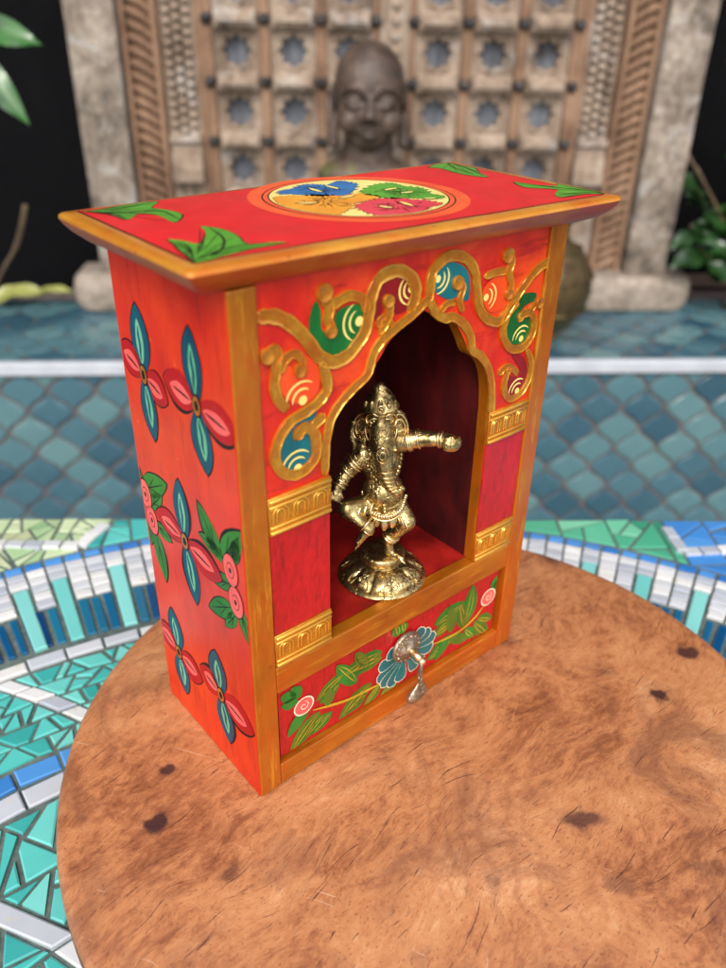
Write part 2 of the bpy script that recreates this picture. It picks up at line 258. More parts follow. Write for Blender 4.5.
MED_GAPS = [[(69.0, 58.6), (68.3, 48.8)], [(76.3, 58.9), (76.5, 49.9)], [(86.9, 40.2), (94.3, 40.8)], [(88.3, 33.7), (94.6, 33.0)], [(69.4, 23.1), (71.1, 17.2)], [(79.4, 24.3), (78.1, 15.4)], [(88.4, 23.0), (93.3, 20.6)], [(50.6, 40.6), (57.7, 37.1)], [(66.3, 38.8), (74.4, 39.6)]]
DRAWER = {'blades': [[(59.8, 35.7), (38.4, 34.3)], [(59.9, 32.5), (42.7, 34.4)], [(41.0, 35.8), (27.4, 29.7)], [(38.4, 31.5), (29.0, 27.3)], [(29.0, 23.6), (15.0, 10.4)], [(31.5, 20.6), (21.2, 13.7)], [(35.0, 19.6), (25.4, 13.6)], [(54.7, 22.3), (38.0, 12.8)], [(52.0, 18.2), (42.1, 13.5)], [(88.3, 33.5), (106.5, 36.8)], [(89.6, 29.9), (103.1, 32.4)], [(86.6, 28.7), (99.3, 28.6)], [(107.5, 23.1), (110.4, 44.0)], [(106.5, 22.7), (102.4, 38.5)], [(87.5, 18.9), (103.4, 20.7)], [(85.6, 16.4), (96.0, 18.4)], [(113.3, 22.0), (124.4, 8.7)], [(115.4, 22.9), (125.5, 17.5)], [(107.8, 21.0), (114.4, 13.2)], [(61.7, 13.0), (70.7, 9.3)], [(68.1, 39.0), (65.8, 46.6)], [(70.9, 39.2), (69.6, 45.5)]], 'stem': [[(25.7, 26.4), (34.1, 23.4), (42.9, 20.8), (53.9, 19.5), (60.5, 18.7)], [(87.1, 23.5), (102.2, 21.6), (113.0, 24.2), (119.2, 29.0)]], 'petals': [[(68.0, 22.9), (53.9, 31.4)], [(67.1, 21.5), (54.0, 25.6)], [(67.2, 19.5), (56.1, 19.5)], [(67.7, 18.2), (59.8, 12.6)], [(68.9, 16.4), (64.3, 7.7)], [(69.8, 15.9), (68.9, 6.3)], [(76.0, 35.5), (79.6, 41.0)], [(78.2, 33.4), (85.6, 36.3)], [(79.3, 30.8), (88.5, 30.5)], [(80.6, 27.2), (89.2, 23.3)], [(80.9, 24.1), (87.0, 19.2)]], 'bud': [[(21.7, 31.3)], [(121.0, 32.0)]], 'calyx': [[(18.6, 37.8), (11.8, 42.2)], [(19.4, 35.5), (11.9, 37.4)], [(20.2, 36.7), (16.5, 43.5)], [(124.1, 34.4), (125.3, 41.6)], [(122.7, 36.1), (129.4, 37.7)]]}
PULL = [(71.2, 31.6), (63.7, 35.9), (77.7, 36.9), (75.8, 29.0), (78.6, 24.2), (76.5, 18.0), (74.7, 7.6), (71.2, 5.9), (76.4, -4.1)]
OPENING_L = [(33.0, 125.5), (33.0, 133.7), (34.5, 140.7), (36.2, 144.9), (40.1, 148.9), (45.2, 151.8), (52.9, 159.4), (55.7, 163.1), (60.3, 166.2), (66.4, 168.5), (70.8, 170.9)]
OPENING_R = [(70.8, 170.9), (75.6, 168.2), (81.8, 165.3), (86.3, 162.5), (90.3, 156.7), (93.7, 150.9), (99.5, 147.2), (103.0, 142.7), (105.3, 135.8), (106.5, 125.7)]

# ================================================================== PAINTED SHRINE (local: x along the front, y into it, z up)
shrine=thing('painted_shrine','small painted orange and red shrine with arched niche and drawer on the round board','shrine',(0,0,0),radians(40.551))
W,D,H=.138,.0688,.190
mm=.001
def poly_face(mb, pts, m, put, rev=False, tint=.5):
    """a filled, possibly concave outline, triangulated"""
    from mathutils.geometry import tessellate_polygon
    P=[Vector((p[0],p[1],0)) for p in pts]
    tris=tessellate_polygon([P]); vs=[put(p.x,p.y) for p in P]
    fs=[]
    for t in tris:
        a,b,c=[P[i] for i in t]; 
        cr=(b-a).cross(c-a).z
        t=tuple(t) if cr>0 else tuple(reversed(t))
        fs.append(tuple(reversed(t)) if rev else t)
    mb.add(vs,fs,m,tint)
def ribbon(mb, pts, w, m, put, taper=True, rev=False):
    """a brushed line of width w, thinning at its ends"""
    n=len(pts); L=[];R=[]
    for i,p in enumerate(pts):
        a=pts[max(i-1,0)]; b=pts[min(i+1,n-1)]; t=(b-a).normalized(); nn=Vector((-t.y,t.x,0))
        k=w*.5*(min(1,.3+3*min(i,n-1-i)/n) if taper else 1)
        L.append(p+nn*k); R.append(p-nn*k)
    vs=[put(v.x,v.y) for v in L+R]; fs=[(i+n,i+n+1,i+1,i) for i in range(n-1)]
    if rev: fs=[tuple(reversed(f)) for f in fs]
    mb.add(vs,fs,m)
def petal_pts(base, tip, w, n=12, pos=.5, sharp=.74):
    b=Vector((*base,0)); t=Vector((*tip,0)); d=t-b; L=d.length; d.normalize(); nn=Vector((-d.y,d.x,0)); up=[];dn=[]
    for i in range(n+1):
        s_=i/n; e=max(0,sin(pi*s_**(math.log(.5)/math.log(pos))))**sharp
        wb=nn*(.25*noise.noise(Vector((t.x*.3,t.y*.3,s_*4)))+w*.04*sin(pi*s_)*(1 if (int(t.x*7+t.y*3)%2) else -1)); up.append(b+d*(L*s_)+nn*(w*.5*e)+wb); dn.append(b+d*(L*s_)-nn*(w*.5*e)+wb)
    return up+dn[-2:0:-1]
def offset_poly(pts, k):
    c=Vector((0,0,0))
    for p in pts: c+=p
    c/=len(pts); return [c+(p-c)*k for p in pts]

# ---- side panels
def put_side(h):      # left side, face x=0 looking to -x ; (u,v) = (y,z) in mm
    return lambda u,v: (-h*mm, u*mm, v*mm)
sp=MB(); sp.box(0,.005,.0007,D,0,H,0)
SM=[RED_ORANGE,BLACK_P,TEAL_D,TEAL_L,RED_D,PINK_P,GOLD_B,GREEN_P,YELLOW_P]
class Side:
    pass
def paint_petal(mb,put,base,tip,w,mo,mi,line,pos=.5,rev=True,h0=.1,inner=.52,two=True):
    P=petal_pts(base,tip,w,14,pos); Q=[]
    # keep on the panel
    lim=lambda q:[Vector((min(max(p.x,.9),67.9),p.y,0)) for p in q]
    poly_face(mb,lim(petal_pts(base,(tip[0]+(tip[0]-base[0])*.03,tip[1]+(tip[1]-base[1])*.03),w+1.1,14,pos)),1,put(h0),rev)
    poly_face(mb,lim(P),mo,put(h0+.05),rev)
    b=Vector((*base,0));t=Vector((*tip,0))
    i0=b.lerp(t,.14); i1=b.lerp(t,.80)
    poly_face(mb,lim(petal_pts(i0[:2],i1[:2],w*inner,12,pos)),mi,put(h0+.1),rev)
    if two:
        pts=[b.lerp(t,.2+.5*k/8)+Vector((sin(k*1.3)*.25,0,0)) for k in range(9)]
        ribbon(mb,pts,.8 if two==1 else 1.4,line,put(h0+.15),rev=rev)
for (c,up,dn,lf,rt) in FLOWERS:
    rw=lambda w_:w_*random.uniform(.86,1.1)
    paint_petal(sp,put_side,c,lf,rw(12.6),4,5,1,pos=.52,inner=.5); paint_petal(sp,put_side,c,rt,rw(12.6),4,5,1,pos=.52,inner=.5)
    paint_petal(sp,put_side,c,up,rw(11.8),2,3,2,two=2,inner=.40); paint_petal(sp,put_side,c,dn,rw(11.8),2,3,2,two=2,inner=.42)
    ring=lambda r:[Vector((c[0]+r*.85*cos(a),c[1]+r*1.25*sin(a),0)) for a in [k*pi/10 for k in range(20)]]
    poly_face(sp,ring(3.0),1,put_side(.3),True); poly_face(sp,ring(2.5),6,put_side(.36),True); poly_face(sp,ring(1.3),1,put_side(.42),True)
def put_side2(h): return put_side(h-.04)
for b,t in SIDE_LEAVES:
    w=sqrt((b[0]-t[0])**2+(b[1]-t[1])**2)*.42
    P=petal_pts(b,t,w,12,.42)
    lim=lambda q:[Vector((min(max(p.x,.9),67.9),p.y,0)) for p in q]
    bt=(t[0]+(t[0]-b[0])*.05,t[1]+(t[1]-b[1])*.05)
    poly_face(sp,lim(petal_pts(b,bt,w+.9,12,.42)),1,put_side(.04),True); poly_face(sp,lim(P),7,put_side(.08),True)
    B=Vector((*b,0));T=Vector((*t,0)); dd=(T-B).normalized(); nn=Vector((-dd.y,dd.x,0))
    ribbon(sp,lim([B.lerp(T,k/8) for k in range(8)]),.45,1,put_side(.12),rev=True)
    for sgn in (-1,1):
        ribbon(sp,lim([B.lerp(T,.25+.35*k/5)+nn*(sgn*w*.32*k/5) for k in range(6)]),.35,1,put_side(.12),rev=True)
for c,e in BUDS:
    r=5.2
    for k,(rr,mt,h) in enumerate(((r+.5,1,.16),(r,5,.2),(r*.45+.3,1,.24),(r*.45,5,.28),(r*.18,1,.32))):
        P=[Vector((min(max(c[0]+rr*.8*cos(a),.9),67.9),c[1]+rr*1.15*sin(a),0)) for a in [q*pi/9 for q in range(18)]]
        poly_face(sp,P,mt,put_side(h),True)
side=sp.build('side_panel',SM,shrine)
side['label']='left side panel painted with teal and red petal flowers'
rp=MB(); rp.box(W-.005,W,.0007,D,0,H); rp.build('side_panel',[RED_ORANGE],shrine)
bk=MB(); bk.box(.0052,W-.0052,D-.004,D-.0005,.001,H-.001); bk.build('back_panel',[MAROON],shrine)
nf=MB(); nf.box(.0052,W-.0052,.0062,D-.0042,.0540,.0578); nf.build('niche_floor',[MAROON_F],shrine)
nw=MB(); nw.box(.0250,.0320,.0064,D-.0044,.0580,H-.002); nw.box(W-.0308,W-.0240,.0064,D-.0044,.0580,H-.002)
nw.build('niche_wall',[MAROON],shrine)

# ---- front frame
def wob_box(mb,x0,x1,y0,y1,z0,z1,m=0,n=10,axis='z',amp=.00025,seed=0):
    """board with slightly wavering hand-cut edges"""
    vs=[];fs=[]
    for i in range(n+1):
        t=i/n
        d=[noise.noise(Vector((t*3+seed,k*7.3+seed,0)))*amp for k in range(4)]
        if axis=='z': z=z0+(z1-z0)*t; ring=[(x0+d[0],y0+d[2]*.5,z),(x1+d[1],y0+d[3]*.5,z),(x1+d[1],y1,z),(x0+d[0],y1,z)]
        else: x=x0+(x1-x0)*t; ring=[(x,y0+d[2]*.5,z1+d[0]),(x,y0+d[3]*.5,z0+d[1]),(x,y1,z0+d[1]),(x,y1,z1+d[0])]
        vs+=ring
    for i in range(n):
        for k in range(4):
            l=(k+1)%4; fs.append((i*4+k,i*4+l,(i+1)*4+l,(i+1)*4+k))
    fs+= [(3,2,1,0),(n*4,n*4+1,n*4+2,n*4+3)]
    mb.add(vs,fs,m)
fr=MB()
wob_box(fr,.0003,.0093,0,.006,0,H,seed=1); wob_box(fr,.1286,W-.0003,0,.006,0,H,seed=2)
wob_box(fr,.0094,.1285,.0002,.006,.0002,.0103,axis='x',seed=3,m=1)
wob_box(fr,.0094,.1285,.0002,.006,.0462,.0580,axis='x',seed=4,m=1)
fr.build('front_frame',[GOLD,GOLD_H],shrine,bevel=.0007,seg=3,fixn=True)

# ---- arched panel
op=[Vector((.0330,.0582,0))]+[v*mm for v in smooth_path(OPENING_L,4)]
opr=[v*mm for v in smooth_path(OPENING_R,4)]+[Vector((.1068,.0582,0))]
def face_panel():
    mb=MB(); yf,yb=.0012,.0060
    left=[Vector((.0094,.0582,0))]+op+[Vector((.0708,H,0)),Vector((.0094,H,0))]
    right=[Vector((.1285,.0582,0)),Vector((.1285,H,0)),Vector((.0709,H,0))]+opr
    for ol,inner in ((left,op),(right,opr)):
        poly_face(mb,ol,0,lambda u,v:(u,yf,v)); poly_face(mb,ol,0,lambda u,v:(u,yb,v),True)
        n=len(inner); vs=[(p.x,yf,p.y) for p in inner]+[(p.x,yb,p.y) for p in inner]
        mb.add(vs,[(i,i+1,i+1+n,i+n) for i in range(n-1)],1)
    return mb.build('arch_panel',[RED_FACE,GOLD],shrine)
arch=face_panel()

# ---- pilasters: crimson field between two gold bands
def put_front(h): return lambda u,v:(u*mm,.0012-h*mm,v*mm)
def motif_band(mb,x0,x1,z0,z1,y=.0012):
    mb.box(x0,x1,y-.0009,y+.0003,z0,z1,0)
    h=z1-z0
    for zz,r in ((z0+.0010,.0008),(z1-.0010,.0008),(z1-.0030,.0006),(z0+.0029,.0005)):
        mb.tube([(x0+.0003,y-.0010,zz),((x0+x1)/2,y-.0012,zz+.0001),(x1-.0003,y-.0010,zz)],r,8,1)
    n=3 if x1-x0>.022 else 3; w=(x1-x0-.001)/n; zb=z0+.0040; zt=z1-.0042
    for i in range(n):
        cx=x0+.0005+w*(i+.5)
        for rr in (.36,.19):
            pts=[(cx-w*rr,y-.0010,zb)]+[(cx-w*rr*cos(a),y-.0011,zt-w*rr+.0012*(rr>.3)+w*rr*sin(a)*.9) for a in [k*pi/8 for k in range(9)]]+[(cx+w*rr,y-.0010,zb)]
            mb.tube(pts,.00042,6,1)
        mb.ball((x0+.0005+w*i+.0006,y-.0010,zt+.0006),.0006,1,8,6)
pil=[]
for x0,x1 in ((.0096,.0333),(.1066,.1283)):
    pm=MB(); pm.box(x0+.0002,x1-.0002,.0007,.0014,.0722,.1118); c=pm.build('pilaster_field',[CRIMSON],shrine,bevel=.0002)
    for z0,z1 in ((.0583,.0720),(.1120,.1252)):
        bm_=MB(); motif_band(bm_,x0,x1,z0,z1); bm_.build('gold_band',[GOLD_B,GOLD_L],shrine,bevel=.00015,seg=1,auto=50)

# ---- raised gold scrollwork
def carve(mb, pts, hw, h=1.15, taper=(1,1), y=.0012, m=0):
    P=smooth_path(pts,6); n=len(P); prof=[(-1,0),(-.99,.7),(-.93,1.0),(-.84,1.0),(-.74,.62),(-.4,.58),(0,.60),(.4,.58),(.74,.62),(.84,1.0),(.93,1.0),(.99,.7),(1,0)]
    K=len(prof); vs=[]
    for i,p in enumerate(P):
        a=P[max(i-1,0)]; b=P[min(i+1,n-1)]; t=b-a
        if t.length<1e-9: t=Vector((1,0,0))
        t.normalize(); nn=Vector((-t.y,t.x,0)); s_=i/(n-1)
        w=hw*(taper[0]+(taper[1]-taper[0])*s_)*(1+.14*noise.noise(p*.35+Vector((i*.05,0,5))))
        e=min(i,n-1-i); cap=[.55,.85,1][min(e,2)]
        for q,z in prof:
            v=p+nn*(q*w*cap); hh=h*z*(1+.2*noise.noise(p*.9+Vector((q*2,0,0))))*([.75,1,1][min(e,2)])
            vs.append((v.x*mm,y-hh*mm,v.y*mm))
    fs=[];rim=[]
    for i in range(n-1):
        for k in range(K-1):
            (rim if k in (2,3,8,9) else fs).append((i*K+k,i*K+k+1,(i+1)*K+k+1,(i+1)*K+k))
    # close the ends with a fan down to the panel
    for i,sg in ((0,-1),(n-1,1)):
        a=P[max(i-1,0)]; b=P[min(i+1,n-1)]; t=(b-a).normalized() if (b-a).length>0 else Vector((1,0,0))
        c=P[i]+t*(sg*hw*.5); o=len(vs); vs.append((c.x*mm,y+.0001,c.y*mm))
        for k in range(K-1):
            fs.append((i*K+k,o,i*K+k+1) if sg<0 else (i*K+k+1,o,i*K+k))
    o=len(mb.v); mb.add(vs,fs,m)
    for f in rim: mb.f.append(tuple(o+q for q in f)); mb.m.append(m+1); mb.c.append(.5)
sc=MB()
WID={'v1': 2.15, 'v2': 1.82, 'v3': 1.57, 'v4': 1.74, 'v5': 1.74, 'v6': 1.57, 'v7': 1.41, 'v8': 1.41, 'v9': 1.08, 'arch': 1.57, 'w1': 1.78, 'w2': 1.57, 'w3': 1.32, 'w4': 1.41, 'w5': 1.08, 'w6': 1.44, 'w7': 1.32, 'w8': 1.32, 'w9': 1.41}
for i,(k,pts) in enumerate(VINES.items()):
    carve(sc,pts,WID[k],h=.85+.10*(i%4),taper=(1.1,.8) if k in('v2','v7','w2','w4','v8') else (1,1))
for (x,z,r) in ((31.4,183.8,3.1),(21.3,167.2,0),(11.8,170.0,2.6),(22.6,163.2,2.4),(55.2,176.9,2.3),(107.6,182.2,2.9),(84.4,177.2,2.6),(127.4,162.4,2.3),(24.2,142.4,0),(109.8,168.8,2.2),(33.6,172.2,2.2)):
    if r:
        sc.lathe([(r*.9*mm,0),(r*.89*mm,1.0*mm),(r*.84*mm,1.35*mm),(r*.76*mm,1.35*mm),(r*.62*mm,1.05*mm),(0.0001*mm,1.0*mm)],20,M=Matrix.Translation((x*mm,.0012,z*mm))@Matrix.Rotation(radians(90),4,'X'))
sc.build('gold_scrollwork',[GOLD_B,GOLD_L],shrine,fixn=False,auto=60)
# coloured lobes held by the scrolls, with pale eye arcs
lm={'green':(0,0),'green_b':(0,0),'teal':(1,0),'teal_b':(1,0),'red_dark':(2,0),'red_b':(2,0),'orange':(3,0),'pink':(3,0)}
lb=MB()
for k,pts in LOBES.items():
    sp_=smooth_path(pts,4,True); c_=sum(sp_,Vector())/len(sp_)
    poly_face(lb,[c_+(p-c_)*1.1 for p in sp_],lm[k][0],put_front(.28))
    (cx,cz),(tx,tz)=ARCS[k]; a0=atan2(tz-cz,tx-cx)
    big=1.25 if k in('green','teal','orange') else 1.0
    sq=[Vector((cx+1.2*big*cos(a),cz+1.2*big*sin(a),0)) for a in [q*pi/8 for q in range(16)]]
    poly_face(lb,sq,4,put_front(.42))
    for r in (2.9,4.7):
        ribbon(lb,[Vector((cx+r*big*cos(a0+a),cz+r*big*sin(a0+a),0)) for a in [(-1.15+q*.23) for q in range(11)]],.75,4,put_front(.45))
lb.build('painted_lobe',[GREEN_D,TEAL_G,REDLOBE,ORLOBE,CREAM_P],shrine)

# ---- drawer
drawer_m=MB(); yf=.0024
drawer_m.box(.0108,.1262,yf,.0560,.0115,.0446,0)
DM=[CRIMSON,OLIVE,YELLOW_P,TEAL_G,WHITE_P,PINK_P,GREEN_P,BLACK_P]
def put_dr(h): return lambda u,v:(u*mm,yf-h*mm,v*mm)
cl=lambda q:[Vector((min(max(p.x,11.2),125.6),min(max(p.y,12.2),44.2),0)) for p in q]
MORE=[((60,19),(50,10.5)),((64,15),(60,8.5)),((47,27),(37,42)),((52,33),(46,43)),((98,22),(110,14)),((98,23),(90,13)),((99,24),(97,39)),((33,24),(33,33)),((24,30),(14,20))]
for i,(b,t) in enumerate(DRAWER['blades']+MORE):
    L=sqrt((b[0]-t[0])**2+(b[1]-t[1])**2); w=max(5.6,L*.42)
    mt=1 if i%3 else 6
    poly_face(drawer_m,cl(petal_pts(b,t,w,12,.45)),mt,put_dr(.05+.01*i))
    B=Vector((*b,0));T=Vector((*t,0)); dd=(T-B).normalized(); nn=Vector((-dd.y,dd.x,0))
    for o_ in (-.22,.05,.28):
        ribbon(drawer_m,cl([B.lerp(T,.08+.8*k/8)+nn*(w*o_*sin(pi*(.1+.8*k/8))) for k in range(9)]),.38,2 if o_<.1 else 6,put_dr(.3))
for s_ in DRAWER['stem']:
    ribbon(drawer_m,cl(smooth_path(s_,5)),1.3,2,put_dr(.34))
for b,t in DRAWER['calyx']: poly_face(drawer_m,cl(petal_pts(b,t,5.2,10,.5)),6,put_dr(.36))
for (c,) in DRAWER['bud']:
    for r,mt,h in ((4.6,4,.38),(4.0,5,.40)):
        poly_face(drawer_m,cl([Vector((c[0]+r*cos(a),c[1]+r*.95*sin(a),0)) for a in [q*pi/9 for q in range(18)]]),mt,put_dr(h))
    ribbon(drawer_m,[Vector((c[0]+(.5+.33*k*.5)*cos(k*.7),c[1]+(.5+.33*k*.5)*sin(k*.7),0)) for k in range(12)],.4,4,put_dr(.43))
# lotus petals fanned round the pull
FC=(72.5,27.5)
for k,(a,L) in enumerate(((205,17),(222,17.5),(240,17),(258,15),(178,15),(150,12),(-62,14),(-40,14),(-18,16.5),(4,17),(24,15),(44,13.5))):
    a=radians(a); tip=(FC[0]+L*cos(a),FC[1]+L*sin(a)*.95); bb=(FC[0]+2*cos(a),FC[1]+2*sin(a))
    def fat(tp,w): 
        B=Vector((*bb,0));T=Vector((*tp,0));d=(T-B);Ln=d.length;d.normalize();nn=Vector((-d.y,d.x,0));prof=[(0,.15),(.35,.55),(.65,.95),(.82,1),(.93,.75),(1,0)]
        return [B+d*(Ln*x)+nn*(w*.5*y) for x,y in prof]+[B+d*(Ln*x)-nn*(w*.5*y) for x,y in prof[-2::-1]]
    poly_face(drawer_m,cl(fat(tip,6.5)),4,put_dr(.45+.012*k)); t2=(FC[0]+(L-.35)*cos(a),FC[1]+(L-.35)*sin(a)*.95)
    poly_face(drawer_m,cl(fat(t2,5.9)),3,put_dr(.456+.012*k))
    B=Vector((*bb,0));T=Vector((*t2,0)); ribbon(drawer_m,cl([B.lerp(T,.3+.5*q/5) for q in range(6)]),.35,6,put_dr(.63))
drawer=drawer_m.build('drawer',DM,shrine); drawer['label']='crimson drawer painted with leaves and a blue lotus'
# pull: domed plate, pin, link, two leaf pendants
PX,PZ=.0716,.0322
MR=Matrix.Translation((PX,yf-.0009,PZ))@Matrix.Rotation(radians(90),4,'X')
pt=MB(); pt.lathe([(.0072,0),(.0073,.0006),(.0068,.0013),(.0064,.0012),(.0050,.0021),(.0032,.0030),(.0028,.0036),(.0022,.0040),(.0001,.0042)],36,M=MR)
for k in range(14):
    a=2*pi*k/14; pt.ball((PX+.0057*cos(a),yf-.0026,PZ+.0057*sin(a)),.00062,0,8,6)
plate=pt.build('pull_plate',[STEEL_Y],drawer,auto=50)
pn=MB(); pn.tube([(PX,yf-.0040,PZ),(PX,yf-.0075,PZ-.0002),(PX+.0002,yf-.0100,PZ-.0012)],[.0017,.0015,.0014],12); pn.ball((PX+.0002,yf-.0103,PZ-.0014),.0017)
pn.build('pull_pin',[BRASS_P],drawer,smooth=True)
rg=MB(); cy=yf-.0086
rg.tube([(PX+.0006+.0030*cos(a)*.55,cy-.0012+.0016*cos(a),PZ-.0048+.0046*sin(a)) for a in [2*pi*k/20 for k in range(20)]],.00085,8,closed=True)
rg.tube([(PX+.0010+.0011*cos(a),cy-.0006+.0018*cos(a),PZ-.0108+.0026*sin(a)) for a in [2*pi*k/16 for k in range(16)]],.0007,8,closed=True)
rg.build('pull_link',[STEEL_Y],drawer,smooth=True)
for (dx,dy,lean,ln,rr) in ((-.0036,-.0016,.34,.0105,.0038),(.0030,.0006,-.12,.0135,.0030)):
    pd=MB(); M=Matrix.Translation((PX+.0010+dx*.4,cy+dy,PZ-.0125))@Matrix.Rotation(lean,4,'Y')
    pd.lathe([(.0004,.0005),(.0009,-.0010),(rr*.6,-ln*.35),(rr,-ln*.62),(rr*.9,-ln*.8),(rr*.3,-ln*.97),(.0001,-ln)],14,M=M,sq=.45)
    pd.tube([M@Vector((0,0,0)),M@Vector((0,-.0003,.002))],.0006,6)
    for q in range(3): pd.lathe([(rr*(.5+.2*q)+.0003,-ln*(.28+.15*q)),(rr*(.5+.2*q)+.0005,-ln*(.31+.15*q)),(rr*(.5+.2*q)+.0002,-ln*(.34+.15*q))],12,M=M,sq=.5)
    pd.build('pull_pendant',[STEEL_Y],drawer,smooth=True)

# ---- roof board
def roof():
    mb=MB(); zt=.1982
    O=[Vector(p) for p in ((-.0125,-.0055),(.1500,-.0115),(.1525,.0730),(-.0127,.0722))]
    cen=Vector((.07,.033))
    def ringof(off,z,rad=.0022,sub=16):
        # inset each corner by off, then round it and waver the edge like hand-planed wood
        q=[]
        n=4; C=[]
        for i in range(4):
            a=O[i-1];b=O[i];c=O[(i+1)%4]; u=(a-b).normalized();w=(c-b).normalized(); C.append((b+(u+w)*off,u,w))
        for i in range(4):
            b,u,w=C[i]
            for k in range(5):
                t=k/4; p=b+u*rad*(1-t)**2+w*rad*t**2; q.append(p)
            b2,u2,w2=C[(i+1)%4]; s0=b+w*rad; s1=b2+u2*rad
            for k in range(1,sub):
                p=s0.lerp(s1,k/sub); d=noise.noise(Vector((p.x*60,p.y*60,z*120)))*.00045; nn=(p-cen).normalized(); q.append(p+nn*d)
        return [(p.x,p.y,z) for p in q]
    rings=[(.0072,.1900),(.0048,.1912),(.0024,.1932),(.0008,.1952),(0,.1968),(.0002,.1977),(.0009,.19818),(.0040,.19822)]
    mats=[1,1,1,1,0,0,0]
    vs=[];n=None
    for off,z in rings:
        r=ringof(off,z); n=len(r); vs+=r
    fs=[];
    for j in range(len(rings)-1):
        mb_f=[(j*n+i,j*n+(i+1)%n,(j+1)*n+(i+1)%n,(j+1)*n+i) for i in range(n)]
        fs.append((mb_f,mats[j]))
    o=len(mb.v); mb.v+=vs
    for q,mt in fs:
        for f in q: mb.f.append(tuple(o+i for i in f)); mb.m.append(mt); mb.c.append(.5)
    mb.f.append(tuple(reversed(range(n)))); mb.m.append(1); mb.c.append(.5)
    k=len(rings)-1; mb.f.append(tuple(k*n+i for i in range(n))); mb.m.append(0); mb.c.append(.5)
    # painted field
    top=lambda h:(lambda u,v:(u*mm,v*mm,zt+(h+.06)*mm))
    Q=[(-7.9,.2),(145.8,-6.6),(148.7,70.6),(-7.4,69.9)]
    def dense(Q,ins):
        c=Vector((70.,33.,0)); out=[]
        V=[Vector((*q,0)) for q in Q]
        for i in range(4):
            a=V[i];b=V[(i+1)%4]
            for k in range(14):
                p=a.lerp(b,k/14); d=(c-p).normalized(); p=p+d*(ins+.25*noise.noise(p*.12)); out.append(p)
        return out
    poly_face(mb,dense(Q,0),3,top(0)); poly_face(mb,dense(Q,.75),2,top(.06))
    for L,V in zip(ROOF_LEAVES,ROOF_VEINS):
        P=[Vector((*p,0)) for p in L]; c=sum(P,Vector())/len(P)
        sm=smooth_path(L,3,True)
        sm=[Vector((min(max(p.x,-6.9),147.6),min(max(p.y,-5.8+.0),69.6),0)) for p in sm]
        poly_face(mb,[c+(p-c)*1.0+(p-c).normalized()*.55 for p in sm],3,top(.10)); poly_face(mb,sm,4,top(.15))
        B0=Vector((*V[0][0],0))
        for q in P[2:-1]:
            q2=B0.lerp(q,.93); md_=B0.lerp(q,.5)+(c-B0.lerp(q,.5))*.12
            ribbon(mb,[Vector((min(max(p.x,-6.9),147.4),min(max(p.y,-5.8),69.4),0)) for p in smooth_path([B0.lerp(q,.25),md_,q2],6)],.28,3,top(.19))
        for v in V:
            v=[(min(max(a,-6.9),147.4),min(max(b_,-5.8),69.4)) for a,b_ in v]
            ribbon(mb,smooth_path(v,5),.7,3,top(.2))
    # medallion
    def disc(r,mt,h): poly_face(mb,[Vector((74.5+r*cos(a),38+r*sin(a),0)) for a in [q*2*pi/72 for q in range(72)]],mt,top(h))
    disc(36.2,5,.12); disc(31.6,3,.15); disc(31.1,5,.18); disc(29.6,3,.21); disc(29.1,6,.24)
    cc=Vector((74.5,38,0))
    for key,mt in (('blue',7),('green',4),('orange',8),('pink',9)):
        P=[Vector((*p,0)) for p in MEDALLION[key]]; c=sum(P,Vector())/len(P)
        def jag(P,g):
            out=[]
            for i in range(len(P)):
                a=P[i];b=P[(i+1)%len(P)]; out.append(a); m1=a.lerp(b,.55); d=(m1-c); 
                
                for t_,k_ in ((.22,-.7),(.30,.9),(.55,-.8),(.64,1.1),(.85,-.5)): out.append(a.lerp(b,t_)+d.normalized()*k_)
            res=[]
            for p in out:
                q=c+(p-c)*1.08+(p-c).normalized()*g
                r=(q-cc).length
                if r>28.6: q=cc+(q-cc)*(28.6/r)
                res.append(q)
            return res
        poly_face(mb,jag(P,.3),3,top(.27)); poly_face(mb,jag(P,-.05),mt,top(.31))
        for k in range(22):      # fine dark pen curls inside each cluster
            a=random.random()*6.28; rr=random.uniform(1,8); s0=c+Vector((cos(a)*rr,sin(a)*rr,0)); a2=random.random()*6.28
            ribbon(mb,[s0+Vector((cos(a2+q*.35),sin(a2+q*.35),0))*(1.1+q*.12) for q in range(8)],.32,3,top(.35))
        for k in range(11):
            a=2*pi*k/11+.4; s0=c+Vector((cos(a),sin(a),0))*1.6; s1=c+Vector((cos(a),sin(a),0))*(6+3*(k%2))
            ribbon(mb,[s0.lerp(s1,q/5)+Vector((sin(q),cos(q*1.4),0))*.3 for q in range(6)],.3,3,top(.35))
    for a,b in MED_GAPS:
        poly_face(mb,petal_pts(a,b,2.6,8,.5),3,top(.38)); A=Vector((*a,0));B=Vector((*b,0))
        poly_face(mb,petal_pts(A.lerp(B,.06)[:2],A.lerp(B,.94)[:2],1.9,8,.5),6,top(.42))
    r=mb.build('roof_board',[GOLD_R,GOLD_U,RED_TOP,BLACK_P,GREEN_R,ORANGE_P,CREAM_P,BLUE_P,AMBER_P,ROSE_P],shrine)
    r['label']='overhanging red roof board with gold rim, corner leaves and round medallion'
    for p in r.data.polygons:
        if p.material_index<=1: p.use_smooth=True
    r.data.set_sharp_from_angle(angle=radians(38))
roof()

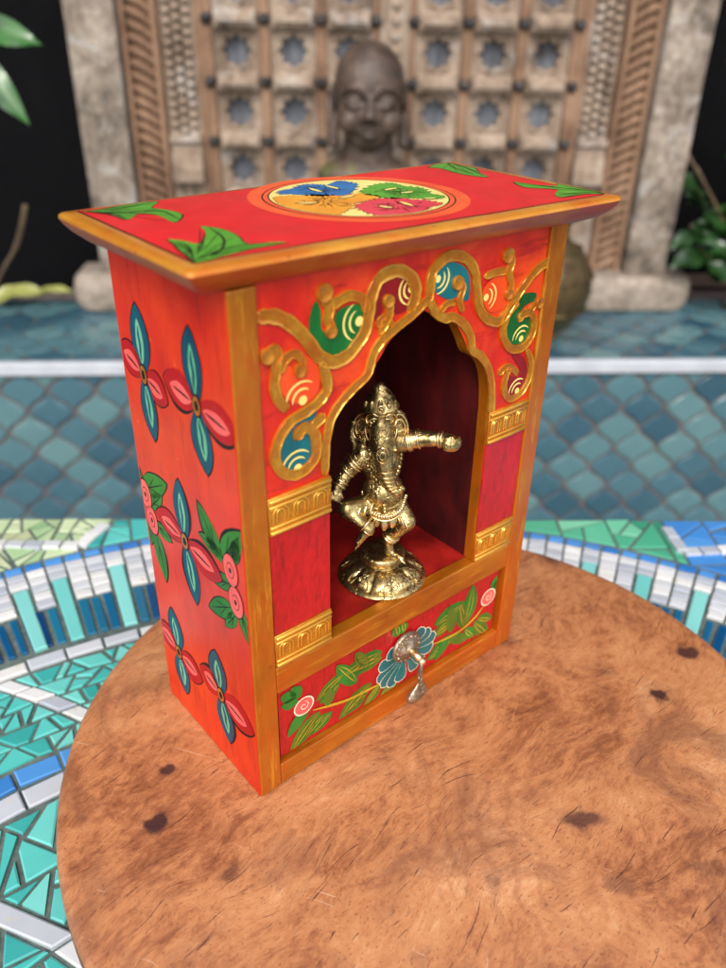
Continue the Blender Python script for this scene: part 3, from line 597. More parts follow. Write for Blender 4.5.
# ================================================================== BRASS FIGURINE (faces the viewer, stands on the niche floor)
def remeshed(name, mb, mat, parent, voxel, smooth_it=4, disp=0, dsc=900, taubin=.5):
    mb.v=[(a*1000,b_*1000,c*1000) for a,b_,c in mb.v]; tmp=mb.build(name+'_raw',[mat]); md=tmp.modifiers.new('r','REMESH'); md.mode='VOXEL'; md.voxel_size=voxel*1000
    sm=tmp.modifiers.new('s','SMOOTH'); sm.iterations=smooth_it; sm.factor=taubin
    dg=bpy.context.evaluated_depsgraph_get(); dg.update(); me=bpy.data.meshes.new_from_object(tmp.evaluated_get(dg))
    bpy.data.objects.remove(tmp); me.name=name; me.transform(Matrix.Scale(.001,4))
    if disp:
        NR=[v.normal.copy() for v in me.vertices]; CO=[]
        for v,q in zip(me.vertices,NR): CO.extend(v.co+q*(noise.fractal(v.co*dsc,1.0,2.2,3)*disp))
        me.vertices.foreach_set('co',CO); me.update()
    me.polygons.foreach_set('use_smooth',[True]*len(me.polygons)); me.materials.clear(); me.materials.append(mat)
    o=bpy.data.objects.new(name,me); COL.objects.link(o); o.parent=parent; return o

fig=thing('brass_figurine','small brass dancing elephant headed figurine on a lotus base inside the red niche','figurine',(.04325,.06096,.0579))
def P(x,y,z): return Vector((x*mm,y*mm,z*mm))
b=MB()
# torso
b.ball(P(-.6,-1.5,40),(7.7*mm,7.4*mm,7.4*mm),0,20,14)
b.ball(P(-1.4,0,50),(7.3*mm,5.8*mm,9*mm),0,20,14)
b.cap(P(-6.6,1,54),3.6*mm,P(3.6,1,58.5),3.6*mm)
b.cap(P(-1.5,.5,56),4*mm,P(-2.2,.5,64),4.2*mm)
b.ball(P(.3,0,33.5),(7.0*mm,5.6*mm,4.2*mm),0,18,12)
# head, brow domes, cheeks
b.ball(P(-2.5,-.5,69.5),(6.1*mm,6.0*mm,7.4*mm),0,20,14)
b.ball(P(-4.3,-3.2,72.5),(2.7*mm,2.6*mm,2.9*mm),0); b.ball(P(-.7,-3.2,72.5),(2.7*mm,2.6*mm,2.9*mm),0)
b.ball(P(-5.2,-3.4,66.5),(2.3*mm,2.4*mm,3*mm),0); b.ball(P(.4,-3.4,66.5),(2.3*mm,2.4*mm,3*mm),0)
# trunk
tr=[P(-2.2,-5.0,68.5),P(-2.0,-7.2,64.5),P(-1.5,-8.6,59.5),P(-.9,-9.0,54.5),(P(.2,-9.2,50)),P(1.8,-9.6,46.4),P(3.9,-10.4,44.6),P(5.6,-11.0,46.4)]
rr=[4.0,4.1,3.8,3.3,2.8,2.3,1.9,1.5]
for i in range(len(tr)-1): b.cap(tr[i],rr[i]*mm,tr[i+1],rr[i+1]*mm)
# tusks
b.cap(P(-5.0,-6.2,63.5),1.3*mm,P(-6.2,-8.8,60.6),.6*mm); b.cap(P(1.6,-6.2,63.5),1.3*mm,P(3.1,-8.8,60.6),.6*mm)
# ears: thin fans turned back
for sx,cx in ((-1,-9.3),(1,4.6)):
    M=Matrix.Rotation(radians(-14*sx),4,'Y')@Matrix.Rotation(radians(28*sx),4,'Z')
    b.ball(P(cx,.8,66.0),(3.4*mm,1.0*mm,6.2*mm),0,16,12,M); b.ball(P(cx-sx*.3,-.1,59.5),(2.2*mm,1.0*mm,3.6*mm),0,14,10,M)
# arm flung out to the right, fist closed
b.cap(P(4.6,0,59.5),4.2*mm,P(12.0,-1.2,61.4),3.3*mm); b.cap(P(12.0,-1.2,61.4),3.1*mm,P(20.2,-3.6,62.6),2.5*mm)
b.ball(P(22.4,-4.4,61.9),(3.3*mm,3.0*mm,3.1*mm),0,18,12)
for k in range(4):     # fingers curled over the palm
    zz=63.9-1.25*k; rad=[2.9,3.4,3.4,2.8][k]
    pts=[P(22.4+rad*cos(q),-4.4-rad*.95*sin(q)*1.02,zz) for q in [radians(5+28*j) for j in range(6)]]
    for j in range(5): b.cap(pts[j],.72*mm,pts[j+1],.68*mm,n=10)
b.cap(P(20.4,-6.0,64.2),.85*mm,P(22.6,-6.9,65.0),.7*mm)
# other arm bent down to the knee
b.cap(P(-8.2,0,54),4.1*mm,P(-14.4,-1.8,47.5),3.2*mm); b.cap(P(-14.4,-1.8,47.5),3.0*mm,P(-17.4,-5.6,42.8),2.4*mm)
b.ball(P(-18.1,-6.8,41.6),(2.3*mm,2.3*mm,2.0*mm),0)
for k in range(4): b.cap(P(-19.4+.95*k,-8.2,42.0-.2*k),.68*mm,P(-19.6+1.0*k,-9.2,40.0-.3*k),.6*mm)
b.cap(P(-16.4,-7.4,42.2),.72*mm,P(-15.4,-8.8,40.8),.6*mm)
# raised leg: thigh forward, shin folded in, foot hanging
b.cap(P(-3.4,-2,34),4.7*mm,P(-13.8,-8.4,35.6),3.6*mm); b.cap(P(-13.8,-8.6,35.4),3.1*mm,P(-5.6,-11.6,29.0),2.2*mm)
b.cap(P(-5.6,-11.2,29.4),2.0*mm,P(-9.4,-11.6,23.6),1.5*mm); b.ball(P(-5.2,-10.8,30.0),(2.1*mm,2*mm,1.9*mm),0)
for k in range(5): b.cap(P(-9.0-.1*k,-12.7+.62*k,23.0),.52*mm,P(-10.7+.1*k,-12.9+.66*k,20.9+.12*k),.45*mm)
# standing leg
b.cap(P(4.2,-1.0,32.5),5.0*mm,P(8.2,-5.4,28.8),3.8*mm); b.cap(P(8.2,-5.4,28.6),3.4*mm,P(2.0,-2.8,19.2),2.5*mm)
b.cap(P(2.0,-2.4,18.0),2.0*mm,P(2.4,-3.2,13.4),1.9*mm); b.cap(P(2.6,-3.0,13.0),1.8*mm,P(7.0,-6.2,12.2),1.4*mm)
for k in range(5): b.cap(P(6.6-.35*k+.5,-7.6+.8*k+.2,12.0),.55*mm,P(8.4-.1*k,-8.4+.9*k,11.7),.45*mm)
# belly apron roll
b.tube([P(-7.4,-3,35.5),P(-5,-7.2,33.8),P(-.5,-8.9,33.2),P(4,-7.4,34.2),P(6.8,-3,36)],1.7*mm,10)
body=remeshed('body',b,BRASS,fig,.00042,3,disp=.00014,dsc=900)
# ornaments
cr=MB()
Mc=Matrix.Translation(P(-2.6,.3,74.2))@Matrix.Rotation(radians(-4),4,'Y')
cr.lathe([(.0001,-2*mm),(6.2*mm,-2.0*mm),(6.7*mm,-1.2*mm),(6.6*mm,-.4*mm),(6.0*mm,.1*mm),(5.7*mm,1.0*mm),(5.4*mm,1.3*mm),(5.3*mm,2.3*mm),(4.7*mm,2.7*mm),(4.5*mm,3.6*mm),(4.0*mm,4.0*mm),(3.6*mm,5.0*mm),(3.0*mm,5.4*mm),(2.5*mm,6.6*mm),(1.7*mm,7.6*mm),(1.0*mm,8.2*mm),(.0001,8.4*mm)],24,M=Mc)
for k in range(5):      # small upright leaves round the brow band
    a=-pi/2+(k-2)*.55; cr.ball(Mc@P(5.7*cos(a),5.7*sin(a),1.0+(2-abs(k-2))*.5),(1.0*mm,.6*mm,(1.6+.35*(2-abs(k-2)))*mm),0,10,8)
cr.build('crown',[BRASS],fig,smooth=True)
def beads(mb,pts,r,n,closed=False):
    S_=smooth_path(pts,24,closed); L=[0]
    for i in range(1,len(S_)): L.append(L[-1]+(S_[i]-S_[i-1]).length)
    for k in range(n):
        t=L[-1]*k/(n-1); i=next(j for j in range(len(L)) if L[j]>=t-1e-9); mb.ball(S_[i],r,0,8,6)
ob=MB()
# trunk ornament: oval plaque with a rim, brow circles, wrinkles
def on_trunk(t):
    f_=t*(len(tr)-1); i=min(int(f_),len(tr)-2); u=f_-i; return tr[i].lerp(tr[i+1],u),(rr[i]+(rr[i+1]-rr[i])*u)*mm
c,r=on_trunk(.27)
ob.tube([c+Vector((2.0*mm*cos(a),-r*.90-.2*mm+abs(cos(a))*.8*mm,3.0*mm*sin(a))) for a in [2*pi*k/24 for k in range(24)]],.42*mm,6,closed=True)
ob.tube([c+Vector((1.0*mm*cos(a),-r-.1*mm,1.6*mm*sin(a))) for a in [2*pi*k/16 for k in range(16)]],.32*mm,6,closed=True)
for t in (.48,.55,.61,.67,.73,.79):
    c,r=on_trunk(t); ob.tube([c+Vector((r*1.0*cos(a),-abs(r*1.03*sin(a)),.5*mm*sin(a)-.2*mm)) for a in [pi*k/10 for k in range(11)]],.36*mm,6)
for dz in (0,1.3): ob.tube([P(-2.2+2.7*cos(a),-6.6-.8*sin(a)-dz*.5,67.2-dz-1.2*sin(a)) for a in [pi*k/10 for k in range(11)]],.34*mm,6)
for cx in (-4.7,-.2):
    ob.tube([P(cx+1.5*cos(a),-6.6+.25*abs(cos(a)),70.6+1.0*sin(a)) for a in [2*pi*k/16 for k in range(16)]],.3*mm,6,closed=True); ob.ball(P(cx,-6.4,70.6),(.75*mm,.6*mm,.55*mm))
ob.tube([P(-2.5+1.1*cos(a),-6.0,75+1.2*sin(a)) for a in [2*pi*k/14 for k in range(14)]],.35*mm,6,closed=True); ob.ball(P(-2.5,-6.1,75),.5*mm)
for sx,cx in ((-1,-9.3),(1,4.6)):
    M=Matrix.Translation(P(cx,-.6,65.6))@Matrix.Rotation(radians(-14*sx),4,'Y')@Matrix.Rotation(radians(28*sx),4,'Z')
    for k_ in (1,.62): ob.tube([M@P(2.9*k_*cos(a),-.3,5.2*k_*sin(a)) for a in [2*pi*k/20 for k in range(20)]],.42*mm,6,closed=True)
for sx in (-1,1):      # curling brow and cheek lines
    ob.tube(smooth_path([P(-2.2+sx*1.2,-6.9,72.6),P(-2.2+sx*3.0,-6.6,73.4),P(-2.2+sx*4.8,-5.0,72.4),P(-2.2+sx*5.4,-4.0,70.2),P(-2.2+sx*4.6,-5.2,68.4),P(-2.2+sx*3.4,-6.2,68.8)],5),.36*mm,6)
    ob.tube(smooth_path([P(-2.2+sx*5.6,-4.2,66.8),P(-2.2+sx*5.2,-5.0,64.4),P(-2.2+sx*4.4,-5.4,62.6)],5),.36*mm,6)
ob.build('face_ornament',[BRASS_P],fig,smooth=True)
nk=MB()
beads(nk,[P(-8.2,-1.2,56.5),P(-6.6,-5,52),P(-3.6,-7.2,48),P(0,-8,46.5),P(3.4,-6.9,49),P(5.2,-4,54),P(5.4,-1,58)],.8*mm,22)
for q in range(3): nk.ball(P(-.2+q*.1,-9.4-.2*q,38.0-1.3*q),(.9*mm,.6*mm,.9*mm))
nk.build('necklace',[BRASS],fig,smooth=True)
be=MB()
beads(be,[P(-8.3,-1,38.5),P(-7.2,-5.6,35.8),P(-3.2,-9.2,33.8),P(1.8,-9.6,33.6),P(5.8,-7.2,35),P(7.8,-2.2,38)],.85*mm,30)
be.tube(smooth_path([P(-8.2,-1,36.9),P(-7.0,-5.8,34.0),P(-3.2,-9.2,32.0),P(1.8,-9.5,31.8),P(5.8,-7.2,33.2),P(7.6,-2.2,36.4)],6),.55*mm,6)
for x,z,s_ in ((-3,30.5,1),(0,29.3,1.2),(3,30.3,1)): be.ball(P(x,-8.8,z),(1.5*mm,.7*mm,2.2*mm*s_))
# draped cloth folds over both thighs
for k in range(4):
    be.tube(smooth_path([P(-4.5-2.2*k,-7.0-1.0*k,37.2-.1*k),P(-5.2-2.2*k,-8.8-.9*k,34.6),P(-4.4-2.2*k,-7.6-.9*k,31.2+.5*k)],5),.5*mm,6)
    be.tube(smooth_path([P(3.4+1.3*k,-6.2-.7*k,33.0-.6*k),P(4.6+1.3*k,-7.0-.8*k,30.0-.5*k),P(4.2+1.1*k,-5.2-.8*k,26.6)],5),.45*mm,6)
be.build('waist_belt',[BRASS_P],fig,smooth=True)
ar=MB()
def ring(mb,a,b_,t,r,th=.55): 
    a=Vector(a);b_=Vector(b_);c=a.lerp(b_,t);d=(b_-a).normalized();u=d.cross(Vector((0,0,1))).normalized();w=u.cross(d)
    mb.tube([c+u*(r*cos(k*pi/8))+w*(r*sin(k*pi/8)) for k in range(16)],th*mm,6,closed=True)
A1,A2,A3=P(4.6,0,59.5),P(12,-1.2,61.4),P(20.2,-3.6,62.6)
for t in (.45,.55,.92): ring(ar,A1,A2,t,(4.15-.85*t)*mm)
for t in (.8,.92): ring(ar,A2,A3,t,(3.25-.65*t)*mm)
B1,B2,B3=P(-8.6,0,54),P(-14.6,-1.8,47.5),P(-17.6,-5.6,42.8)
for t in (.4,.55,.9): ring(ar,B1,B2,t,(4.1-.85*t)*mm)
for t in (.6,.85): ring(ar,B2,B3,t,(3.1-.6*t)*mm)
ring(ar,P(7.6,-5.4,29.2),P(2,-2.8,19.2),.78,3.0*mm,.6); ring(ar,P(7.6,-5.4,29.2),P(2,-2.8,19.2),.9,2.85*mm,.6)
ring(ar,P(-13.4,-8.4,36.2),P(-5.6,-11.2,29.6),.82,2.95*mm,.55); ring(ar,P(-5.6,-11.2,29.4),P(-9.4,-11.6,23.6),.2,2.1*mm,.5)
ar.build('bangle',[BRASS_P],fig,smooth=True)
# sash and staff-like drape at the left shoulder (dark cord of beads)
sh=MB(); sh.tube(smooth_path([P(-11.6,1.4,67),P(-12.6,1.5,62),P(-11.4,1.0,57),P(-12.6,0,52),P(-14.5,.6,49)],5),[1.5*mm]*10+[1.1*mm]*10,8)
sh.build('sash',[BRASS],fig,smooth=True)
# lotus pedestal
pd=MB(); n=120
prof=[(16.9,0),(17.4,.8),(16.9,1.5),(15.6,1.9),(15.8,2.5),(14.9,3.6),(12.9,5.1),(10.6,6.3),(9.0,6.7),(7.3,7.0),(7.0,7.9),(8.3,8.3),(8.8,8.9),(8.8,11.2),(8.3,11.9),(5,12.05),(.01,12.1)]
vs=[]
for j,(r,z) in enumerate(prof):
    for i in range(n):
        a=2*pi*i/n; k=1.0
        if 5<=j<=8:
            w=abs(sin(a*5)); k=1+.11*(w**.4)-.085+(.02 if abs(((a*5)%pi)-pi/2)<.2 else 0)
        vs.append((r*mm*k*cos(a),r*mm*k*sin(a),z*mm+(0.3*mm*abs(sin(a*5)) if 5<=j<=7 else 0)))
fs=[(j*n+i,j*n+(i+1)%n,(j+1)*n+(i+1)%n,(j+1)*n+i) for j in range(len(prof)-1) for i in range(n)]
fs+=[tuple(reversed(range(n))),tuple((len(prof)-1)*n+i for i in range(n))]
pd.add(vs,fs)
for k in range(10):     # petal outlines
    a0=2*pi*(k+.5)/10
    pts=[]
    for q in range(9):
        t=q/8; a=a0+(.21*sin(pi*min(1,t*1.0))*(1 if True else 1))*(-1)+ (0); 
        s_=-1+2*t; a=a0+.25*s_; zz=2.6+3.0*(1-s_*s_)**.5 if abs(s_)<1 else 2.6; r_=15.9-(zz-2.6)*1.5
        pts.append((r_*mm*cos(a),r_*mm*sin(a),zz*mm+.3*mm))
    pd.tube(pts,.38*mm,6)
    pd.tube([((15.9-(z-2.6)*1.5)*mm*cos(a0),(15.9-(z-2.6)*1.5)*mm*sin(a0),z*mm+.2*mm) for z in (2.8,3.8,4.8)],.35*mm,6)
pd.build('lotus_base',[BRASS],fig,auto=60)

# ================================================================== ROUND WOODEN BOARD
def burl():
    m,nt,b=new_mat('burl_wood'); co=coords(nt)
    # bend the coordinates with low-frequency noise so the figure swirls
    dn=N(nt,'ShaderNodeTexNoise'); dn.inputs['Scale'].default_value=9; dn.inputs['Detail'].default_value=3; nt.links.new(co,dn.inputs['Vector'])
    sub=N(nt,'ShaderNodeVectorMath',operation='SUBTRACT'); nt.links.new(dn.outputs['Color'],sub.inputs[0]); sub.inputs[1].default_value=(.5,.5,.5)
    scl=N(nt,'ShaderNodeVectorMath',operation='SCALE'); nt.links.new(sub.outputs[0],scl.inputs[0]); scl.inputs['Scale'].default_value=.05
    ad=N(nt,'ShaderNodeVectorMath',operation='ADD'); nt.links.new(co,ad.inputs[0]); nt.links.new(scl.outputs[0],ad.inputs[1]); sw=ad.outputs[0]
    mp=N(nt,'ShaderNodeMapping',vector_type='TEXTURE'); mp.inputs['Rotation'].default_value=(0,0,radians(44)); mp.inputs['Scale'].default_value=(1,1/1.9,1); nt.links.new(sw,mp.inputs[0])
    g=nz(nt,mp.outputs[0],30,8,.68,.9); g2=nz(nt,mp.outputs[0],190,6,.75,.3); big=nz(nt,sw,13,5,.6,1.0); cl=nz(nt,co,5.5,3,.5)
    f=math_(nt,'ADD',math_(nt,'MULTIPLY',g,.30),math_(nt,'ADD',math_(nt,'MULTIPLY',big,.42),math_(nt,'MULTIPLY',g2,.30)))
    col=ramp(nt,f,[(.37,srgb(108,60,36)),(.44,srgb(152,92,56)),(.50,srgb(184,120,76)),(.57,srgb(198,136,90)),(.66,srgb(216,164,120))])
    pt=ramp(nt,nz(nt,sw,17,7,.68,1.2),[(.50,(0,0,0)),(.64,(.6,.6,.6))]); col=mix(nt,pt,col,srgb(118,72,52))
    # ripple figure across the grain, only in patches
    wv=N(nt,'ShaderNodeTexWave'); wv.inputs['Scale'].default_value=42; wv.inputs['Distortion'].default_value=9; wv.inputs['Detail'].default_value=3; wv.inputs['Detail Scale'].default_value=1.4; nt.links.new(sw,wv.inputs['Vector'])
    rip=math_(nt,'MULTIPLY',ramp(nt,wv.outputs['Fac'],[(.0,(.34,.34,.34)),(.4,(0,0,0))]),ramp(nt,nz(nt,co,9,3,.5),[(.52,(0,0,0)),(.66,(1,1,1))]))
    col=mix(nt,rip,col,srgb(132,78,52))
    # pores, then long dark hair-line checks, then pale knife scratches
    po=ramp(nt,nz(nt,mp.outputs[0],620,3,.6),[(.60,(0,0,0)),(.68,(.55,.55,.55))]); col=mix(nt,po,col,srgb(96,54,36))
    for an,sx,scn,th,clr,st in ((50,22,46,.645,srgb(78,42,32),.85),(32,26,34,.66,srgb(84,46,34),.8),(-20,34,26,.69,srgb(226,190,156),.55),(75,40,30,.70,srgb(222,184,150),.5)):
        m2=N(nt,'ShaderNodeMapping',vector_type='TEXTURE'); m2.inputs['Rotation'].default_value=(0,0,radians(an)); m2.inputs['Scale'].default_value=(1,1/sx,1); m2.inputs['Location'].default_value=(an*.01,sx*.02,0); nt.links.new(sw,m2.inputs[0])
        col=mix(nt,ramp(nt,nz(nt,m2.outputs[0],scn,5,.6,.2),[(th,(0,0,0)),(th+.02,(st,)*3)]),col,clr)
    # knots: each at its own place, size and stretch (board coordinates, metres)
    K=[(-.1026,-.0421,.0052,1.0,.95),(-.1040,-.0198,.0040,1.0,.9),(.0507,-.0375,.0052,1.8,.8),(.0980,.0249,.0048,1.0,.95),(.0706,.1235,.0055,1.3,.6),(.1192,.0521,.0052,1.3,.9),(-.0735,-.0611,.0042,1.0,.55),(.0575,-.0620,.004,2.0,.4),(.0905,-.0560,.004,2.2,.35),(.034,.058,.006,1.5,.45),(.015,-.062,.003,1,.3)]
    nd=N(nt,'ShaderNodeTexNoise'); nd.inputs['Scale'].default_value=150; nd.inputs['Detail'].default_value=4; nt.links.new(co,nd.inputs['Vector'])
    s3=N(nt,'ShaderNodeVectorMath',operation='SUBTRACT'); nt.links.new(nd.outputs['Color'],s3.inputs[0]); s3.inputs[1].default_value=(.5,.5,.5)
    s4=N(nt,'ShaderNodeVectorMath',operation='SCALE'); nt.links.new(s3.outputs[0],s4.inputs[0]); s4.inputs['Scale'].default_value=.008
    ad2=N(nt,'ShaderNodeVectorMath',operation='ADD'); nt.links.new(co,ad2.inputs[0]); nt.links.new(s4.outputs[0],ad2.inputs[1])
    hb=None
    for kx,ky,r,st,op_ in K:
        d=N(nt,'ShaderNodeVectorMath',operation='SUBTRACT'); nt.links.new(ad2.outputs[0],d.inputs[0]); d.inputs[1].default_value=(kx,ky,0)
        mm_=N(nt,'ShaderNodeMapping'); mm_.inputs['Rotation'].default_value=(0,0,radians(-25)); mm_.inputs['Scale'].default_value=(1/st,1,0); nt.links.new(d.outputs[0],mm_.inputs[0])
        l=N(nt,'ShaderNodeVectorMath',operation='LENGTH'); nt.links.new(mm_.outputs[0],l.inputs[0])
        q=math_(nt,'DIVIDE',l.outputs['Value'],r)
        fac=ramp(nt,q,[(.55,(op_,)*3),(.95,(op_*.25,)*3),(1.0,(op_*.18,)*3)])
        fac2=math_(nt,'MULTIPLY',fac,math_(nt,'LESS_THAN',q,1.5)); 
        soft=ramp(nt,math_(nt,'MULTIPLY',q,.5),[(.3,(1,1,1)),(.75,(0,0,0))])
        col=mix(nt,math_(nt,'MULTIPLY',fac2,soft),col,srgb(62,34,34))
    nt.links.new(col,b.inputs['Base Color'])
    nt.links.new(ramp(nt,cl,[(.3,(.34,)*3),(.7,(.5,)*3)]),b.inputs['Roughness'])
    b.inputs['Coat Weight'].default_value=.15; b.inputs['Coat Roughness'].default_value=.3
    bump(nt,b,g2,.5,.0006); return m
BURL=burl()
RIM=paint('bark_edge',srgb(120,70,44),srgb(84,46,28),rough=.7,coat=0,sc=90,stretch=(1,1,.3),bd=.001)
board=MB(); n=220; R0=.1457
prof=[(-.008,-.0235),(-.003,-.0225),(-.0004,-.018),(0,-.010),(-.0002,-.0035),(-.0010,-.0012),(-.0024,-.0003),(-.0045,0)]
vs=[]
for dr,z in prof:
    for i in range(n):
        a=2*pi*i/n; w=1+.0035*noise.noise(Vector((cos(a)*2.2,sin(a)*2.2,3)))+.0012*noise.noise(Vector((cos(a)*14,sin(a)*14,z*60)))
        vs.append(((R0*w+dr)*cos(a),(R0*w+dr)*sin(a),z-.0004))
fs=[];mi=[]
for j in range(len(prof)-1):
    fs=[(j*n+i,j*n+(i+1)%n,(j+1)*n+(i+1)%n,(j+1)*n+i) for i in range(n)]
    for f in fs: board.f.append(f); board.m.append(1 if j<4 else 0); board.c.append(.5)
board.v=vs
board.f+= [tuple(reversed(range(n))),tuple((len(prof)-1)*n+i for i in range(n))]; board.m+=[1,0]; board.c+=[.5,.5]
bo=board.build('wooden_board',[BURL,RIM],auto=40); bo.location=(.0665,.0311,0)
tag(bo,'round burl wood board with dark knots lying on the turquoise mosaic table','board')

# ================================================================== MOSAIC TABLE
def tile_mat(name, stops, rough=.22, coat=.5, bsc=60, bd=.0006, chip=None, metal=0):
    m,nt,b=new_mat(name); at=N(nt,'ShaderNodeAttribute',attribute_name='tint'); co=coords(nt)
    f=math_(nt,'ADD',math_(nt,'MULTIPLY',at.outputs['Fac'],.8),math_(nt,'MULTIPLY',nz(nt,co,bsc,4,.6),.25))
    col=ramp(nt,f,stops)
    if chip: col=mix(nt,ramp(nt,nz(nt,co,bsc*3,5,.7),[(.60,(0,0,0)),(.68,(.8,.8,.8))]),col,chip)
    nt.links.new(col,b.inputs['Base Color']); b.inputs['Roughness'].default_value=rough; b.inputs['Coat Weight'].default_value=coat; b.inputs['Coat Roughness'].default_value=.12
    bump(nt,b,nz(nt,co,bsc,3,.5),.4,bd); return m
GROUT=paint('dark_grout',srgb(104,116,110),srgb(66,78,76),rough=.9,coat=0,sc=300,stretch=(1,1,1),bd=.001)
T_TURQ=tile_mat('turquoise_tile',[(.05,srgb(48,150,146)),(.5,srgb(76,184,176)),(.95,srgb(122,206,196))])
T_WHITE=tile_mat('white_tile',[(.1,srgb(172,178,188)),(.5,srgb(202,204,208)),(.9,srgb(226,224,220))],chip=srgb(206,190,160))
T_NAVY=tile_mat('navy_tile',[(.1,srgb(8,54,104)),(.5,srgb(14,84,130)),(.9,srgb(30,110,140))])
T_AQUA=tile_mat('aqua_tile',[(.1,srgb(104,190,184)),(.9,srgb(140,212,206))])
T_BLUE=tile_mat('cobalt_tile',[(.1,srgb(40,110,184)),(.9,srgb(84,150,214))])
T_CREAM=tile_mat('sage_tile',[(.1,srgb(140,180,130)),(.4,srgb(186,206,160)),(.7,srgb(204,214,176)),(.95,srgb(150,150,110))])
T_GREEN=tile_mat('sea_green_tile',[(.1,srgb(40,140,110)),(.6,srgb(84,176,140)),(.9,srgb(120,196,160))])
CONC=paint('table_concrete',srgb(150,150,144),srgb(112,112,108),rough=.85,coat=0,sc=40,stretch=(1,1,1))
ZT=-.028; TC=Vector((.0472,-.1746)); 
table=thing('mosaic_table','square table with a turquoise, white and blue mosaic ring top under the round board','table',(TC.x,TC.y,-.75),radians(1.84))
tb=MB(); HS=.4085; zt=.75+ZT   # top of grout in table coordinates
TM=[GROUT,T_TURQ,T_WHITE,T_NAVY,T_AQUA,T_BLUE,T_CREAM,T_GREEN,CONC]
tb.box(-HS,HS,-HS,HS,zt-.035,zt-.0022,8); tb.box(-HS+.001,HS-.001,-HS+.001,HS-.001,zt-.0021,zt-.0012,0)
def tile(poly, m, g=.0009, h=.0012, rnd=.0007):
    q=inset(poly,g*random.uniform(.75,1.5))
    if len(q)<3 or area(q)<4e-6: return
    r=inset(q,rnd)
    tint=random.random(); dz=random.uniform(-.0003,.0003)
    if len(r)!=len(q):
        r=None
    n=len(q); z0=zt-.0013; z1=zt-.0012+h+dz; tx,ty=random.gauss(0,.035),random.gauss(0,.035); qx=sum(p[0] for p in q)/n; qy=sum(p[1] for p in q)/n
    tz=lambda x,y:max(-.0006,min(.0007,(x-qx)*tx+(y-qy)*ty))
    if r:
        tb.add([(x,y,z0) for x,y in q]+[(x,y,z1-rnd*.6+tz(x,y)) for x,y in q]+[(x,y,z1+tz(x,y)) for x,y in r],
           [(i,(i+1)%n,n+(i+1)%n,n+i) for i in range(n)]+[(n+i,n+(i+1)%n,2*n+(i+1)%n,2*n+i) for i in range(n)]+[tuple(range(2*n,3*n))],m,tint)
    else:
        tb.add([(x,y,z0) for x,y in q]+[(x,y,z1+tz(x,y)) for x,y in q],[(i,(i+1)%n,n+(i+1)%n,n+i) for i in range(n)]+[tuple(range(n,2*n))],m,tint)
def pol(r,a): return (r*cos(a),r*sin(a))
def cell(r0,r1,a0,a1): 
    p=[pol(r0,a0),pol(r1,a0),pol(r1,a1),pol(r0,a1)]
    return p if area(p)>0 else p[::-1]
def shards(poly, m, A, g=.0008):
    if len(poly)<3: return
    if area(poly)<0: poly=poly[::-1]
    a=area(poly)
    if a<2e-5: return
    if a<A*random.uniform(.6,1.7): tile(poly,m,g); return
    c=(sum(p[0] for p in poly)/len(poly),sum(p[1] for p in poly)/len(poly))
    L=max(((poly[i][0]-poly[j][0])**2+(poly[i][1]-poly[j][1])**2,i,j) for i in range(len(poly)) for j in range(i))
    d=(poly[L[1]][0]-poly[L[2]][0],poly[L[1]][1]-poly[L[2]][1]); an=atan2(d[1],d[0])+random.uniform(-.75,.75)
    n_=(cos(an),sin(an)); k=sqrt(L[0])*random.uniform(-.12,.12); p=(c[0]+n_[0]*k,c[1]+n_[1]*k)
    shards(clip(poly,p,n_),m,A,g); shards(clip(poly,p,(-n_[0],-n_[1])),m,A,g)
ROT=radians(-1.84)
P0=radians(1.5652)   # angular pitch of the ring's columns
NC=230; P0=2*pi/NC; phase=radians(121.45)+ROT-P0/2
for k in range(NC):
    a0=phase+k*P0; a1=a0+P0; am=(a0+a1)/2; cy=(k%3==0)
    tile(cell(.3995,.4072,a0,a1),5)
    for j in range(5):
        r1=.3990-.0074*j; 
        if cy and j>=2: break
        tile(cell(r1-.0074,r1,a0,a1),2,.0005,.0018+random.uniform(-.0003,.0004))
    if cy:
        w=P0*.40; tile(cell(.3290,.3838,am-w,am+w),4,.0003,.0018)
    elif k%3==1:
        for q in range(3):
            b0=a0+P0*2*q/3; tile(cell(.3290,.3612,b0,b0+P0*2/3),3,.0010,.0012)
# inner white band
n_=110
for k in range(n_): tile(cell(.3165,.3250,2*pi*k/n_,2*pi*(k+1)/n_),2,.0006,.0016)
# second ring: cobalt over white
n_=84
for k in range(n_): tile(cell(.2495,.2600,2*pi*(k+.3)/n_,2*pi*(k+1.3)/n_),5,.0006,.0014); tile(cell(.2375,.2485,2*pi*(k+.3)/n_,2*pi*(k+1.3)/n_),2,.0006,.0017)
